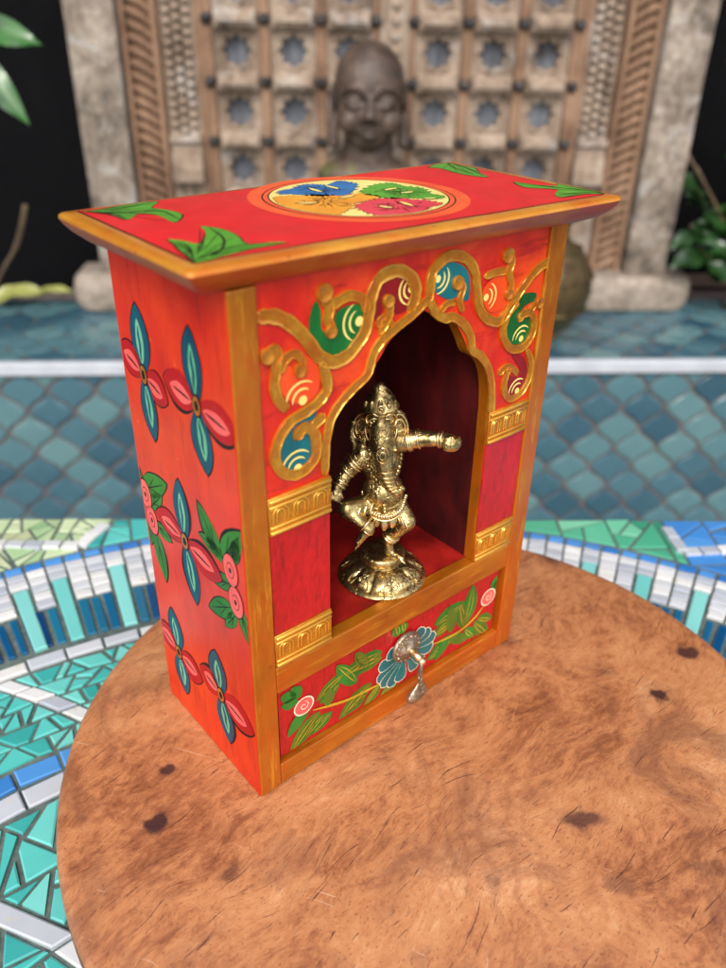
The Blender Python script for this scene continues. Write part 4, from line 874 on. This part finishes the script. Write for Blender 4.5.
# white spokes sweeping between the bands, shards between them
def spoke_between(r0,r1,a_at_r1,da,nsp,shA,first):
    """sectors of shards cut by slanting rows of white tiles"""
    for s_ in range(nsp):
        A0=first+2*pi*s_/nsp; A1=first+2*pi*(s_+1)/nsp; M_=5
        for i in range(M_):     # white row
            t0=i/M_;t1=(i+1)/M_; ra=r0+(r1-r0)*t0; rb=r0+(r1-r0)*t1; aa=A0+da*t0; ab=A0+da*t1; wv=.0048
            p=[pol(ra,aa-wv/ra),pol(rb,ab-wv/rb),pol(rb,ab+wv/rb),pol(ra,aa+wv/ra)]
            tile(p if area(p)>0 else p[::-1],2,.0006,.0017)
            q0=[pol(ra,aa+wv/ra),pol(rb,ab+wv/rb)]; nn=max(2,int(round(2*pi/nsp*ra/.03)))
            for u in range(nn):
                f0=u/nn;f1=(u+1)/nn
                lo=lambda r_,a_,f:a_+wv/r_+(2*pi/nsp-2*wv/r_)*f
                if True:
                    rc=rb; ac=ab
                    p=[pol(ra,lo(ra,aa,f0)),pol(rc,lo(rc,ac,f0)),pol(rc,lo(rc,ac,f1)),pol(ra,lo(ra,aa,f1))]
                    shards(p if area(p)>0 else p[::-1],1,shA)
spoke_between(.2615,.3155,0,radians(7.5),14,.00011,radians(117.9)+ROT)
spoke_between(.085,.2365,0,radians(24),9,.00017,radians(115)+ROT)
# corner fields beyond the ring: sage corner with a white border, turquoise / sea-green, blue corner
def outside(x0,x1,y0,y1,nx,ny,choose):
    for i in range(nx):
        for j in range(ny):
            p=[(x0+(x1-x0)*i/nx,y0+(y1-y0)*j/ny),(x0+(x1-x0)*(i+1)/nx,y0+(y1-y0)*j/ny),(x0+(x1-x0)*(i+1)/nx,y0+(y1-y0)*(j+1)/ny),(x0+(x1-x0)*i/nx,y0+(y1-y0)*(j+1)/ny)]
            c=((p[0][0]+p[2][0])/2,(p[0][1]+p[2][1])/2); r=min(sqrt(q[0]**2+q[1]**2) for q in p)
            ca=atan2(c[1],c[0])
            q=clip(p,pol(.4078,ca),pol(1,ca))
            if len(q)>=3 and area(q)>1e-5: choose(q,c)
# border lines (table coordinates) of the far-left and far-right corner fields
def tl(x,y):
    v=Vector((x-TC.x,y-TC.y)); a=ROT; return (v.x*cos(a)-v.y*sin(a),v.x*sin(a)+v.y*cos(a))
LZ=[tl(-.30,.1960),tl(-.1331,.1955),tl(-.1205,.2310)]; RZ=[tl(.2268,.2420),tl(.2293,.2015),tl(.34,.2160)]
def side_of(p,a,b): return (b[0]-a[0])*(p[1]-a[1])-(b[1]-a[1])*(p[0]-a[0])
def cut2(p,a,b,keep_left):
    n=(-(b[1]-a[1]),(b[0]-a[0])); n=n if keep_left else (-n[0],-n[1]); return clip(p,a,n)
def ch(q,c):
    if c[1]<.05:
        shards(q,7 if (c[0]>0)==(c[1]>-.2) else 1,.0003); return
    if c[0]<0:   # left: inside the sage field when above LZ0-1 and left of LZ1-2
        a=cut2(q,LZ[0],LZ[1],True); ins=cut2(a,LZ[1],LZ[2],True) if len(a)>2 else []
        low=cut2(q,LZ[0],LZ[1],False); low=cut2(low,LZ[1],LZ[2],True) if len(low)>2 else []
        rt=cut2(q,LZ[1],LZ[2],False)
        if len(ins)>2: shards(ins,6,.00012,.0007)
        if len(low)>2: shards(low,6 if c[0]<-.16 else 1,.00014)
        if len(rt)>2: shards(rt,1,.0003)
    else:
        a=cut2(q,RZ[1],RZ[2],True); ins=cut2(a,RZ[0],RZ[1],True) if len(a)>2 else []
        o1=cut2(q,RZ[0],RZ[1],False); o2=cut2(q,RZ[1],RZ[2],False); o2=cut2(o2,RZ[0],RZ[1],True) if len(o2)>2 else []
        if len(ins)>2: shards(ins,5,.0003)
        if len(o1)>2: shards(o1,7,.0003)
        if len(o2)>2: shards(o2,5,.0003)
outside(-HS+.002,HS-.002,-HS+.002,HS-.002,26,26,ch)
def white_row(a,b,w=.0042,st=.0105,g=.0005):
    a=Vector(a);b=Vector(b);d=b-a;L=d.length;d.normalize();n_=Vector((-d.y,d.x)); K=max(1,int(L/st))
    for k in range(K):
        p=a+d*(L*k/K);q=a+d*(L*(k+1)/K); poly=[tuple(p-n_*w),tuple(q-n_*w),tuple(q+n_*w),tuple(p+n_*w)]
        if max(abs(v) for pt_ in poly for v in pt_)<HS-.001: tile(poly,2,g,.0030)
for Zl in (LZ,RZ):
    white_row(Zl[0],Zl[1]); white_row(Zl[1],Zl[2])
# plain tiled strip round the slab edge keeps the grout from showing
tb.build('table_top',TM,table)['label']='mosaic table top of glazed tiles'
for sx in (-1,1):
    for sy in (-1,1):
        lg=MB(); x=sx*.33;y=sy*.33
        lg.lathe([(.016,0),(.020,.01),(.020,.03),(.013,.06),(.015,.35),(.024,.60),(.016,.62),(.026,zt-.085),(.026,zt-.05)],20,c=(x,y,0)); lg.build('leg',[IRON],table,smooth=False,auto=40)
ap=MB(); 
for a_,b_ in (((-.36,.36),(-.345,-.33)),((-.36,.36),(.33,.345))): ap.box(a_[0],a_[1],b_[0],b_[1],zt-.085,zt-.0352,0)
for a_ in (-.345,.33): ap.box(a_,a_+.015,-.3299,.3299,zt-.085,zt-.0352,0)
ap.build('apron',[IRON],table)

# ================================================================== GROUND
GR=paint('courtyard_paving',srgb(96,92,86),srgb(66,64,60),rough=.85,coat=0,sc=6,stretch=(1,1,1),bd=.004,bs=.4)
g=MB(); g.box(-30,30,-30,30,-.80,-.75); go=g.build('ground',[GR]); tag(go,kind='structure')

# ================================================================== TILED LEDGE behind the table
YAW=radians(3.7); BO=Vector((.068,1.14,0))
def bg(x,y,z): return (BO.x+x*cos(YAW)-y*sin(YAW),BO.y+x*sin(YAW)+y*cos(YAW),z)
ZL=-.176
T_ARA=tile_mat('blue_grey_glaze',[(.0,srgb(42,74,90)),(.3,srgb(56,90,104)),(.55,srgb(70,106,118)),(.8,srgb(84,120,126)),(1,srgb(100,134,136))],rough=.3,coat=.35,bsc=22,bd=.003)
GROUT2=paint('brown_grout',srgb(128,108,102),srgb(92,82,80),rough=.9,coat=0,sc=60,stretch=(1,1,1))
TRIM=paint('white_edge_trim',srgb(196,200,206),srgb(176,180,188),rough=.4,coat=.2,sc=12,stretch=(.2,1,1))
ledge=thing('tiled_ledge','long low ledge faced with blue lantern shaped tiles and a white edge trim','ledge',bg(0,-.277,-.75),YAW)
zl=ZL+.75; LX=1.5; DEP=.277+.08
core=MB(); core.box(-LX,LX,.006,DEP,0,zl-.006,0); core.build('core',[GROUT2],ledge)
def ogee(mb, w, h, x0,x1,y0,y1, put, A=.07, g=.0019, th=.004, gv=.8):
    """lantern tiles: S-curved sides that nest into each other"""
    i=int(x0/(w/2))-2
    def side(p,q,n=8):
        dx,dy=q[0]-p[0],q[1]-p[1]; return [(p[0]+dx*t+dy*A*sin(2*pi*t),p[1]+dy*t-dx*A*sin(2*pi*t)) for t in [k/n for k in range(n)]]
    while i*w/2<x1+w:
        j=int(y0/(h/2))-2
        while j*h/2<y1+h:
            if (i+j)%2==0:
                cx,cy=i*w/2,j*h/2
                T,R_,B_,L_=(cx,cy+h/2),(cx+w/2,cy),(cx,cy-h/2),(cx-w/2,cy)
                # each S side is drawn in the same direction for both tiles that share it
                d0=[(w/2*t,h/2*(1-t)) for t in [k/9 for k in range(10)]]
                s1=[(p[0]-A*w*.7*sin(2*pi*k/9)*h/(w+h),p[1]-A*h*.7*sin(2*pi*k/9)*w/(w+h)) for k,p in enumerate(d0)]
                q2=[(x,-y) for x,y in reversed(s1)]; q3=[(-x,-y) for x,y in s1]; q4=[(-x,y) for x,y in reversed(s1)]
                s1,s2,s3,s4=[[(cx+x,cy+y) for x,y in s_[:-1]] for s_ in (s1,q2,q3,q4)]
                ol=s1+s2+s3+s4
                c=(cx,cy); k1=1-2.6*g/min(w,h)*1.0; 
                def sc_(k): return [(cx+(p[0]-cx)*k,cy+(p[1]-cy)*k) for p in ol]
                o1=sc_(k1*.985); o2=sc_(k1*.93); o3=sc_(k1*.6)
                cl_=lambda P_:[(min(max(p[0],x0),x1),min(max(p[1],y0),y1)) for p in P_]
                o1,o2,o3=cl_(o1),cl_(o2),cl_(o3); n=len(ol)
                if abs(area(o1))>2e-4*.2:
                    ti=random.random(); dz=random.uniform(-.0006,.0006)
                    vs=[put(p[0],p[1],0) for p in o1]+[put(p[0],p[1],th*.75) for p in o1]+[put(p[0],p[1],th+dz) for p in o2]+[put(p[0],p[1],th*1.08+dz) for p in o3]
                    fs=[]
                    for L in range(3): fs+=[(L*n+a,L*n+(a+1)%n,(L+1)*n+(a+1)%n,(L+1)*n+a) for a in range(n)]
                    fs.append(tuple(range(3*n,4*n))); mb.add(vs,fs,0,ti)
            j+=1
        i+=1
ri=MB(); ogee(ri,.0665,.0665,-LX,LX,.02,zl-.020,lambda u,v,w:(u,.006-w,v)); ri.build('riser_tiles',[T_ARA],ledge,fixn=True,auto=35)
tp=MB(); ogee(tp,.0665,.0665,-LX,LX,.012,DEP-.07,lambda u,v,w:(u,v,zl-.006+w)); tp.build('top_tiles',[T_ARA],ledge,fixn=True,auto=35)
tm_=MB(); tm_.box(-LX,LX,-.004,.0095,zl-.0175,zl+.0015,0); tm_.build('edge_trim',[TRIM],ledge,bevel=.003,seg=3)

# ================================================================== BLACK WALL
WALL=paint('black_painted_wall',srgb(14,14,16),srgb(8,8,10),rough=.85,coat=0,sc=5,stretch=(1,1,1),bs=.5,bd=.004,spec=.08)
w_=MB(); w_.box(-3,3,0,.15,-.75,2.6); wo=w_.build('black_wall',[WALL]); wo.location=bg(0,.085,0); wo.rotation_euler=(0,0,YAW)
tag(wo,'matt black painted wall behind the carved door','wall')
SKIRT=paint('brown_skirting',srgb(104,80,66),srgb(66,50,42),rough=.7,coat=0,sc=30,stretch=(.1,1,1))
sk=MB(); sk.box(.50,1.5,0,.012,0,.022); so=sk.build('wooden_skirting',[SKIRT],bevel=.002); so.location=bg(0,.07,ZL+.003); so.rotation_euler=(0,0,YAW)
tag(so,'narrow brown wooden strip along the foot of the black wall right of the door','skirting')

# ================================================================== CARVED DOOR
def wood(name,a,b_,c,sc=9,stretch=(1,1,.12),bd=.003,white=.0,fine=60):
    m,nt,b=new_mat(name); co=coords(nt,stretch); n1=nz(nt,co,sc*6,6,.65,.5); n2=nz(nt,coords(nt),sc,4,.6,.6)
    f=math_(nt,'ADD',math_(nt,'MULTIPLY',n1,.5),math_(nt,'MULTIPLY',n2,.5))
    col=ramp(nt,f,[(.36,a),(.5,b_),(.64,c)])
    if white: col=mix(nt,ramp(nt,nz(nt,coords(nt),sc*1.6,5,.7,.4),[(.54,(0,0,0)),(.66,(white,)*3)]),col,srgb(190,186,180))
    nt.links.new(col,b.inputs['Base Color']); b.inputs['Roughness'].default_value=.75; b.inputs['Specular IOR Level'].default_value=.3
    h=math_(nt,'ADD',n1,math_(nt,'MULTIPLY',nz(nt,coords(nt),fine,4,.6),.8)); bump(nt,b,h,.8,bd); return m
WD=wood('weathered_wood',srgb(92,76,64),srgb(148,128,110),srgb(180,162,144),white=.5)
WDB=wood('brown_wood',srgb(84,62,48),srgb(132,102,80),srgb(160,130,106))
WDC=wood('scratched_carving',srgb(82,74,66),srgb(140,126,112),srgb(182,168,152),sc=14,stretch=(1,1,.6),bd=.006,white=.55,fine=150)
WDD=wood('dark_recess_board',srgb(72,68,70),srgb(104,108,116),srgb(136,142,148))
STONE=wood('base_stone',srgb(112,102,92),srgb(156,142,128),srgb(182,168,152),sc=12,stretch=(1,1,1))
door=thing('carved_door','tall weathered carved wooden double door with star pierced panels against the black wall','door',bg(0,0,ZL),YAW)
ROW=.0812; Z0=.197-ZL
def star(r,n=8,k=.76):
    return [((r if i%2==0 else r*k)*cos(pi*i/n+pi/8*0),(r if i%2==0 else r*k)*sin(pi*i/n)) for i in range(2*n)]
rows=[Z0+ROW*q for q in range(-4,9)]
for sgn in (-1,1):
    cols=[sgn*(.066+.0822*k) for k in range(3)]
    pl_=MB(); bk_=MB(); x_in=sgn*.0225; x_out=sgn*.268; xa,xb=min(x_in,x_out),max(x_in,x_out)
    zt_,zb_=rows[-1]+ROW/2,.03
    for ci,cx in enumerate(cols):
        for cz in rows:
            h=.041; hz=ROW/2-.0003
            if cz-hz<zb_-.02: continue
            st=star(.0225); m_=len(st)
            sq=[]
            for (x,z) in st:
                k=1/max(abs(x)/h,abs(z)/hz); sq.append((x*k,z*k))
            v=[(cx+x,.006,cz+z) for x,z in sq]+[(cx+x,.006,cz+z) for x,z in st]+[(cx+x*1.0,.020,cz+z) for x,z in st]
            # corners of the square
            pl_.add(v,[(i,(i+1)%m_,m_+(i+1)%m_,m_+i) for i in range(m_)]+[(m_+i,m_+(i+1)%m_,2*m_+(i+1)%m_,2*m_+i) for i in range(m_)],0)
            # raised scalloped lip round the star
            st2=star(.0262,8,.84); pl_.tube([(cx+x,.0055,cz+z) for x,z in st2],.0022,6,0,closed=True)
            # stepped rounded bar under each opening
            zb=cz-ROW/2
            for (hw,hh,yy) in ((.0310,.0135,-.006),(.0290,.0095,-.013),(.0265,.0050,-.018)):
                bk_.box(cx-hw,cx+hw,yy,.0058,zb-hh,zb+hh,0)
    pn_=pl_.build('pierced_panel',[WD],door,auto=30)
    bk_.build('carved_bars',[WD],door,bevel=.0025,seg=2)
    rb=MB()
    for k in range(4):
        x=sgn*(.066+.0822*(k-.5)); 
        if k==0: x=sgn*.0268
        hw=.0075 if k not in(0,) else .004
        rb.box(x-hw,x+hw,-.004,.0055,zb_,zt_,0)
    rb.build('rib',[WDB],door,bevel=.002)
    bb=MB(); bb.box(xa+.001,xb-.001,.021,.028,zb_,zt_); bb.build('backing_board',[WDD],door)
    stl=MB(); stl.box(*( (.2682,.289) if sgn>0 else (-.289,-.2682)),-.002,.03,.02,zt_+.03); stl.build('stile',[WDB],door,bevel=.002)
    for k in range(4):
        for cz in rows[1:9]:
            x=sgn*(.066+.0822*(k-.5)); x=x if k else sgn*.0268
            sd=MB(); sd.lathe([(.0001,-.010),(.0045,-.009),(.0072,-.0055),(.0080,-.001),(.0080,.0010)],12,M=Matrix.Translation((x,-.0035,cz-ROW/2))@Matrix.Rotation(radians(90),4,'X')@Matrix.Rotation(pi,4,'X'))
            sd.build('stud',[IRON],door,smooth=True)
    # jamb: beaded strip, rope strip, flat outer board
    def X(a,b_): return (a,b_) if sgn>0 else (-b_,-a)
    j1=MB(); x0,x1=X(.2895,.3385); j1.box(x0,x1,.004,.03,.006,1.06,0)
    zc=.205
    z=zc+.055
    while z<1.05:
        for q in range(3):
            xx=x0+.0105+q*.014; j1.ball((xx,-.001,z+(.005 if q%2 else 0)),(.0066,.007,.0058),0,8,6)
        z+=.0135
    for (a,b_,dp) in ((zc+.045,zc+.055,.016),(zc+.030,zc+.045,.009),(zc+.005,zc+.030,.014),(zc-.012,zc+.005,.020)): j1.box(x0+.001,x1-.001,.004-dp,.004,a,b_-.0006,0)
    j1.build('beaded_jamb',[WD],door,auto=50)
    j2=MB(); x0,x1=X(.339,.394); j2.box(x0,x1,-.004,.03,.006,1.06,0)
    j2.tube([(x0+.006,-.008,.05),(x0+.006,-.008,1.06)],.005,8,0); j2.tube([(x1-.006,-.008,.05),(x1-.006,-.008,1.06)],.005,8,0)
    z=.07
    while z<1.04:
        c=(x0+x1)/2; j2.tube([(c-sgn*.0165,-.006,z-.012),(c-sgn*.006,-.013,z-.003),(c+sgn*.006,-.013,z+.004),(c+sgn*.0165,-.006,z+.006)],[.004,.0068,.0068,.004],8,0); z+=.0165
    j2.build('rope_carved_jamb',[WDB],door,auto=50)
    j3=MB(); x0,x1=X(.3945,.4640)
    # outer board leans a little outward to the top
    vs=[];nn_=14
    for i in range(nn_+1):
        t=i/nn_; z=.055+t*1.0; d=.004*noise.noise(Vector((t*5,sgn*3,0))); 
        vs+=[(x0+d*.3,-.030,z),(x1+d,-.030,z),(x1+d,.03,z),(x0+d*.3,.03,z)]
    fs=[(i*4+k,i*4+(k+1)%4,(i+1)*4+(k+1)%4,(i+1)*4+k) for i in range(nn_) for k in range(4)]+[(3,2,1,0),(nn_*4,nn_*4+1,nn_*4+2,nn_*4+3)]
    j3.add(vs,fs); j3.build('outer_board',[WDC],door,bevel=.004,seg=3,fixn=True)
    # rounded base block
    bl=MB(); x0,x1=.292,.505
    ol=[(x0,-.055),(x1-.03,-.055)]+[(x1-.03+.03*sin(a),-.025-.03*cos(a)) for a in [k*pi/10 for k in range(1,6)]]+[(x1,.03),(x0,.03)]
    ol=[(x*sgn,y) for x,y in ol]; n=len(ol)
    vs=[];
    for z,k in ((.001,0),(.012,.004),(.036,.005),(.050,.002),(.056,-.004)):
        c=(.4*sgn,0); vs+=[(x+(x-c[0])/abs(x-c[0]+1e-9)*k,y-(k if y<0 else 0),z) for x,y in ol]
    fs=[(i*n+k,i*n+(k+1)%n,(i+1)*n+(k+1)%n,(i+1)*n+k) for i in range(4) for k in range(n)]+[tuple(range(n)),tuple(range(4*n,5*n))]
    bl.add(vs,fs); bl.build('base_block',[STONE],door,fixn=True,auto=40)
as_=MB(); as_.box(-.0215,.0215,-.004,.03,.02,rows[-1]+.05,0); as_.box(-.012,.012,-.016,-.0042,.02,rows[-1]+.05,0)
for z in [k*.0203+.05 for k in range(50)]: as_.ball((0,-.016,z),(.009,.005,.008),0,10,6)
as_.build('centre_post',[WD],door,auto=50)
lt=MB(); lt.box(-.464,.464,-.034,.03,1.065,1.15); lt.build('lintel',[WDC],door,bevel=.004)
sl=MB(); sl.box(-.2895,.2895,-.02,.03,.002,.0195); sl.build('sill',[WDB],door,bevel=.002)

# ================================================================== STONE HEAD
def stone():
    m,nt,b=new_mat('dark_carved_stone'); co=coords(nt); n1=nz(nt,co,26,6,.65); n2=nz(nt,co,120,4,.6)
    col=ramp(nt,n1,[(.35,srgb(50,40,34)),(.55,srgb(84,68,57)),(.7,srgb(114,96,82))])
    z=N(nt,'ShaderNodeSeparateXYZ'); nt.links.new(co,z.inputs[0])
    moss=math_(nt,'MULTIPLY',ramp(nt,nz(nt,co,18,5,.6),[(.48,(0,0,0)),(.58,(.8,.8,.8))]),math_(nt,'LESS_THAN',z.outputs[2],.235))
    col=mix(nt,moss,col,srgb(92,100,48)); nt.links.new(col,b.inputs['Base Color']); b.inputs['Roughness'].default_value=.5
    bump(nt,b,n2,.5,.0015); return m
STN=stone()
hd=thing('stone_head','dark stone head with closed eyes on a mossy plinth in front of the carved door','sculpture',(.033,1.05,ZL),radians(1.5))
# local z: chin at .255, top at .392, face centre x=0, width .10
h=MB(); Hh=lambda x,y,z:(x*.001,y*.001,z*.001)
h.ball(Hh(0,4,335),(.0505,.056,.058),0,28,20); h.ball(Hh(0,-8,305),(.044,.044,.050),0,28,20); h.ball(Hh(0,-20,276),(.026,.026,.022),0,20,14)
h.ball(Hh(0,8,362),(.042,.044,.026),0,20,12)
h.cap(Hh(0,12,285),.034,Hh(0,16,232),.040); h.ball(Hh(0,16,214),(.075,.048,.030),0,24,14)
h.tube([Hh(0,-46,328),Hh(0,-53,318),Hh(0,-60,304),Hh(0,-62,298)],[.0045,.0055,.0085,.0095],12); h.ball(Hh(-8,-54,298),(.0070,.008,.006),0); h.ball(Hh(8,-54,298),(.0070,.008,.006),0)
for s_ in (-1,1):
    h.tube(smooth_path([Hh(s_*6,-50,326),Hh(s_*15,-50,336),Hh(s_*28,-44,336),Hh(s_*40,-31,327)],5),.0038,8)
    h.ball(Hh(s_*23,-39,318),(.0135,.011,.0085),0,16,12)
    h.tube(smooth_path([Hh(s_*10,-46,317),Hh(s_*22,-50.5,312),Hh(s_*36,-39,317)],5),.0019,6)
    h.ball(Hh(s_*26,-30,294),(.018,.018,.018),0)
    h.ball(Hh(s_*50,6,318),(.0055,.013,.022),0,14,10); h.cap(Hh(s_*50,4,304),.0062,Hh(s_*50,0,262),.0085)
h.tube(smooth_path([Hh(-17,-42,282.5),Hh(-8,-49,285),Hh(0,-51,283.5),Hh(8,-49,285),Hh(17,-42,282.5)],5),.0032,8)
h.tube(smooth_path([Hh(-14,-42.5,279.5),Hh(0,-50,276.5),Hh(14,-42.5,279.5)],6),.0036,8)
remeshed('head',h,STN,hd,.0014,3,disp=.0007,dsc=60)
pl2=MB(); pl2.lathe([(.070,.001),(.072,.012),(.062,.020),(.052,.040),(.050,.150),(.058,.172),(.070,.182),(.070,.195)],32); pl2.build('plinth',[STN],hd,auto=40)

# ================================================================== BRONZE URN
urn=thing('bronze_urn','round dark bronze urn standing on the tiled ledge behind the shrine','urn',(.299,.985,ZL+.0005))
u=MB(); u.lathe([(.030,0),(.032,.004),(.028,.010),(.045,.020),(.062,.045),(.070,.075),(.067,.105),(.052,.130),(.032,.144),(.026,.152),(.026,.168),(.040,.178),(.042,.182),(.036,.180),(.022,.165),(.0001,.150)],48)
u.build('vessel',[URN_M],urn,auto=50)
ub=MB()
for z,r in ((.050,.0655),(.098,.0695),(.135,.048)): ub.tube([(r*cos(a),r*sin(a),z) for a in [2*pi*k/48 for k in range(48)]],.0018,8,closed=True)
ub.build('band',[URN_M],urn,smooth=True)

# ================================================================== PLANTS
def leaf_mat(name,a,b_,rough=.38):
    m,nt,b=new_mat(name); co=coords(nt); col=ramp(nt,nz(nt,co,25,4,.6),[(.35,a),(.65,b_)]); nt.links.new(col,b.inputs['Base Color'])
    b.inputs['Roughness'].default_value=rough; b.inputs['Coat Weight'].default_value=.3; bump(nt,b,nz(nt,coords(nt,(1,6,1)),80,3),.3,.001); return m
LF=leaf_mat('glossy_leaf',srgb(22,66,18),srgb(48,104,32)); LFD=leaf_mat('dark_leaf',srgb(18,40,16),srgb(36,72,26)); DRY=leaf_mat('yellowed_leaf',srgb(128,130,52),srgb(172,172,96),.6); STEMM=leaf_mat('stem_bark',srgb(70,56,40),srgb(110,90,60),.7)
POT=paint('terracotta',srgb(120,66,44),srgb(88,46,32),rough=.8,coat=0,sc=20,stretch=(1,1,1))
def leaf(mb, base, tip, w, droop=.12, up=(0,-.5,1), m=0, fold=.22):
    b_=Vector(base); t=Vector(tip); d=t-b_; L=d.length; d.normalize(); u=Vector(up); sd=d.cross(u).normalized(); nn=sd.cross(d).normalized(); vs=[]; n=12
    for i in range(n+1):
        s_=i/n; prof=(sin(pi*s_**.8))**.8*(1-.35*s_) if 0<s_<1 else 0.02; c=b_+d*(L*s_)+nn*(-droop*L*(s_*s_)+droop*L*s_*1.0)
        k=w*.5*prof; wv=.06*w*sin(s_*11)
        vs+=[c-sd*k+nn*(fold*k+wv),c-sd*k*.5+nn*(fold*.35*k),c,c+sd*k*.5+nn*(fold*.35*k),c+sd*k+nn*(fold*k-wv)]
    fs=[(i*5+k,i*5+k+1,(i+1)*5+k+1,(i+1)*5+k) for i in range(n) for k in range(4)]
    o=len(vs); vs2=[v-nn*.0005 for v in vs]; mb.add(vs+vs2,fs+[tuple(reversed([q+o for q in f])) for f in fs],m)
pL=thing('leafy_plant','glossy green leaves reaching in from a potted plant left of the door','plant',(-.58,.80,-.75))
st=MB(); 
def lp(x,y,z): return (x+.58,y-.80,z+.75)
st.tube(smooth_path([(0,0,.25),(.02,.0,.5),(.04,.01,.75),(.06,0,.95),lp(-.43,.80,.30)],6),[.007]*24+[.004],8)
for a,b_ in (((-.52,.80,.20),(-.42,.79,.235)),((-.52,.80,.20),(-.415,.80,.205))): st.tube([lp(*a),lp(*b_)],.003,6)
st.build('stem',[STEMM],pL,smooth=True)
for base,tip,w in (((-.425,.80,.236),(-.321,.79,.211),.046),((-.420,.80,.214),(-.350,.785,.132),.042),((-.45,.82,.30),(-.40,.80,.36),.04),((-.47,.80,.28),(-.53,.76,.33),.045),((-.50,.80,.15),(-.56,.75,.10),.045),((-.52,.82,.1),(-.46,.80,.03),.03),((-.5,.8,.22),(-.58,.78,.25),.045)):
    l=MB(); leaf(l,lp(*base),lp(*tip),w,up=(.15,-.75,.6)); l.build('leaf',[LF],pL,smooth=True)
po=MB(); po.lathe([(.07,0),(.10,.22),(.112,.225),(.112,.26),(.100,.26),(.095,.235),(.0001,.235)],32); po.build('pot',[POT],pL,auto=40)
random.seed(11)
pR=thing('bushy_plant','dark leafy plant growing beside the right door jamb against the black wall','plant',(.66,1.13,ZL))
st=MB(); tips=[]
for k in range(16):
    a=random.uniform(0,6.28); q=random.uniform(.02,.15); hgt=random.uniform(.08,.40)
    tpz=Vector((cos(a)*q-.01,sin(a)*q*.35,hgt)); tips.append(tpz); st.tube(smooth_path([(random.uniform(-.02,.02),0,0),(tpz.x*.3,tpz.y*.3,hgt*.5),tuple(tpz)],5),.0022,6)
st.build('stem',[STEMM],pR,smooth=True)
for tpz in tips:
    for k in range(6):
        a=random.uniform(0,6.28); t=random.uniform(.35,1); b_=Vector((tpz.x*t,tpz.y*t,tpz.z*t)); L=random.uniform(.04,.075)
        e=b_+Vector((cos(a)*L,sin(a)*L*.5-.01,random.uniform(-.03,.02))); e.y=min(e.y,.04)
        l=MB(); leaf(l,b_,e,L*.7,up=(.1,-.6,.8)); l.build('leaf',[LFD],pR,smooth=True)
fl=MB(); leaf(fl,(0,0,0),(.085,.02,.012),.05,droop=.25,up=(0,-.3,1),fold=.5); fo=fl.build('fallen_leaf',[DRY],smooth=True); fo.location=(-.575,1.075,ZL+.004)
tag(fo,'yellowed dry leaf lying on the ledge left of the door','leaf')
fl=MB(); leaf(fl,(0,0,0),(.075,-.025,.018),.028,droop=.3,up=(0,-.3,1),fold=.6); fo=fl.build('fallen_leaf',[DRY],smooth=True); fo.location=(-.515,1.10,ZL+.006)
tag(fo,'smaller curled dry leaf lying nearer the left door base','leaf')
tw=MB(); tw.tube(smooth_path([(0,0,0),(.02,0,.035),(.047,.002,.075),(.066,.004,.100),(.084,0,.132),(.098,0,.168)],5),[.0035]*8+[.003]*8+[.0042],8); two=tw.build('dry_twig',[STEMM],smooth=True); two.location=(-.568,1.02,ZL+.004)
tag(two,'bare brown twig standing against the black wall at the left','twig')

# ================================================================== CAMERA, LIGHT
cam=bpy.data.cameras.new('camera'); co_=bpy.data.objects.new('camera',cam); COL.objects.link(co_); S.camera=co_
Rw=Matrix(((9.99792767e-01,1.03944624e-02,1.75037000e-02),(2.03574251e-02,-5.10492538e-01,-8.59641170e-01),(0,8.59819356e-01,-5.10598350e-01)))
M=Matrix((( Rw[0][0],-Rw[1][0],-Rw[2][0]),(Rw[0][1],-Rw[1][1],-Rw[2][1]),(Rw[0][2],-Rw[1][2],-Rw[2][2]))).to_4x4()
M.translation=Vector((.03511561,-.19353851,.25047704)); co_.matrix_world=M
cam.sensor_fit='VERTICAL'; cam.sensor_height=24; cam.lens=24*797.164/968; cam.clip_start=.01; cam.clip_end=200
cam.dof.use_dof=True; cam.dof.focus_distance=FOCUS; cam.dof.aperture_fstop=FSTOP
w=bpy.data.worlds.new('World'); S.world=w; w.use_nodes=True; nt=w.node_tree; bgn=nt.nodes['Background']
sky=nt.nodes.new('ShaderNodeTexSky'); sky.sky_type='NISHITA'; sky.sun_disc=False; sky.sun_elevation=radians(SUN_EL); sky.sun_rotation=radians(SUN_AZ); sky.air_density=1.0; sky.dust_density=3.0; sky.ozone_density=.6
hs=nt.nodes.new('ShaderNodeHueSaturation'); hs.inputs['Saturation'].default_value=.35; hs.inputs['Value'].default_value=.42; nt.links.new(sky.outputs[0],hs.inputs['Color']); nt.links.new(hs.outputs[0],bgn.inputs[0])   # thin cloud greys the sky; bgn.inputs[1].default_value=SKY
sl_=bpy.data.lights.new('sun','SUN'); sl_.energy=SUN; sl_.angle=radians(SUN_ANG); sl_.color=(1,.95,.88); su=bpy.data.objects.new('sun',sl_); COL.objects.link(su)
# azimuth measured clockwise from +Y, as in the sky texture
az=radians(SUN_AZ); el=radians(SUN_EL); dirv=Vector((sin(az)*cos(el),cos(az)*cos(el),sin(el)))
su.rotation_euler=dirv.to_track_quat('Z','Y').to_euler()
S.view_settings.view_transform='Standard'; S.view_settings.look='None'; S.view_settings.gamma=1; S.view_settings.exposure=EXPO
S.view_settings.use_curve_mapping=False
S.cycles.max_bounces=8
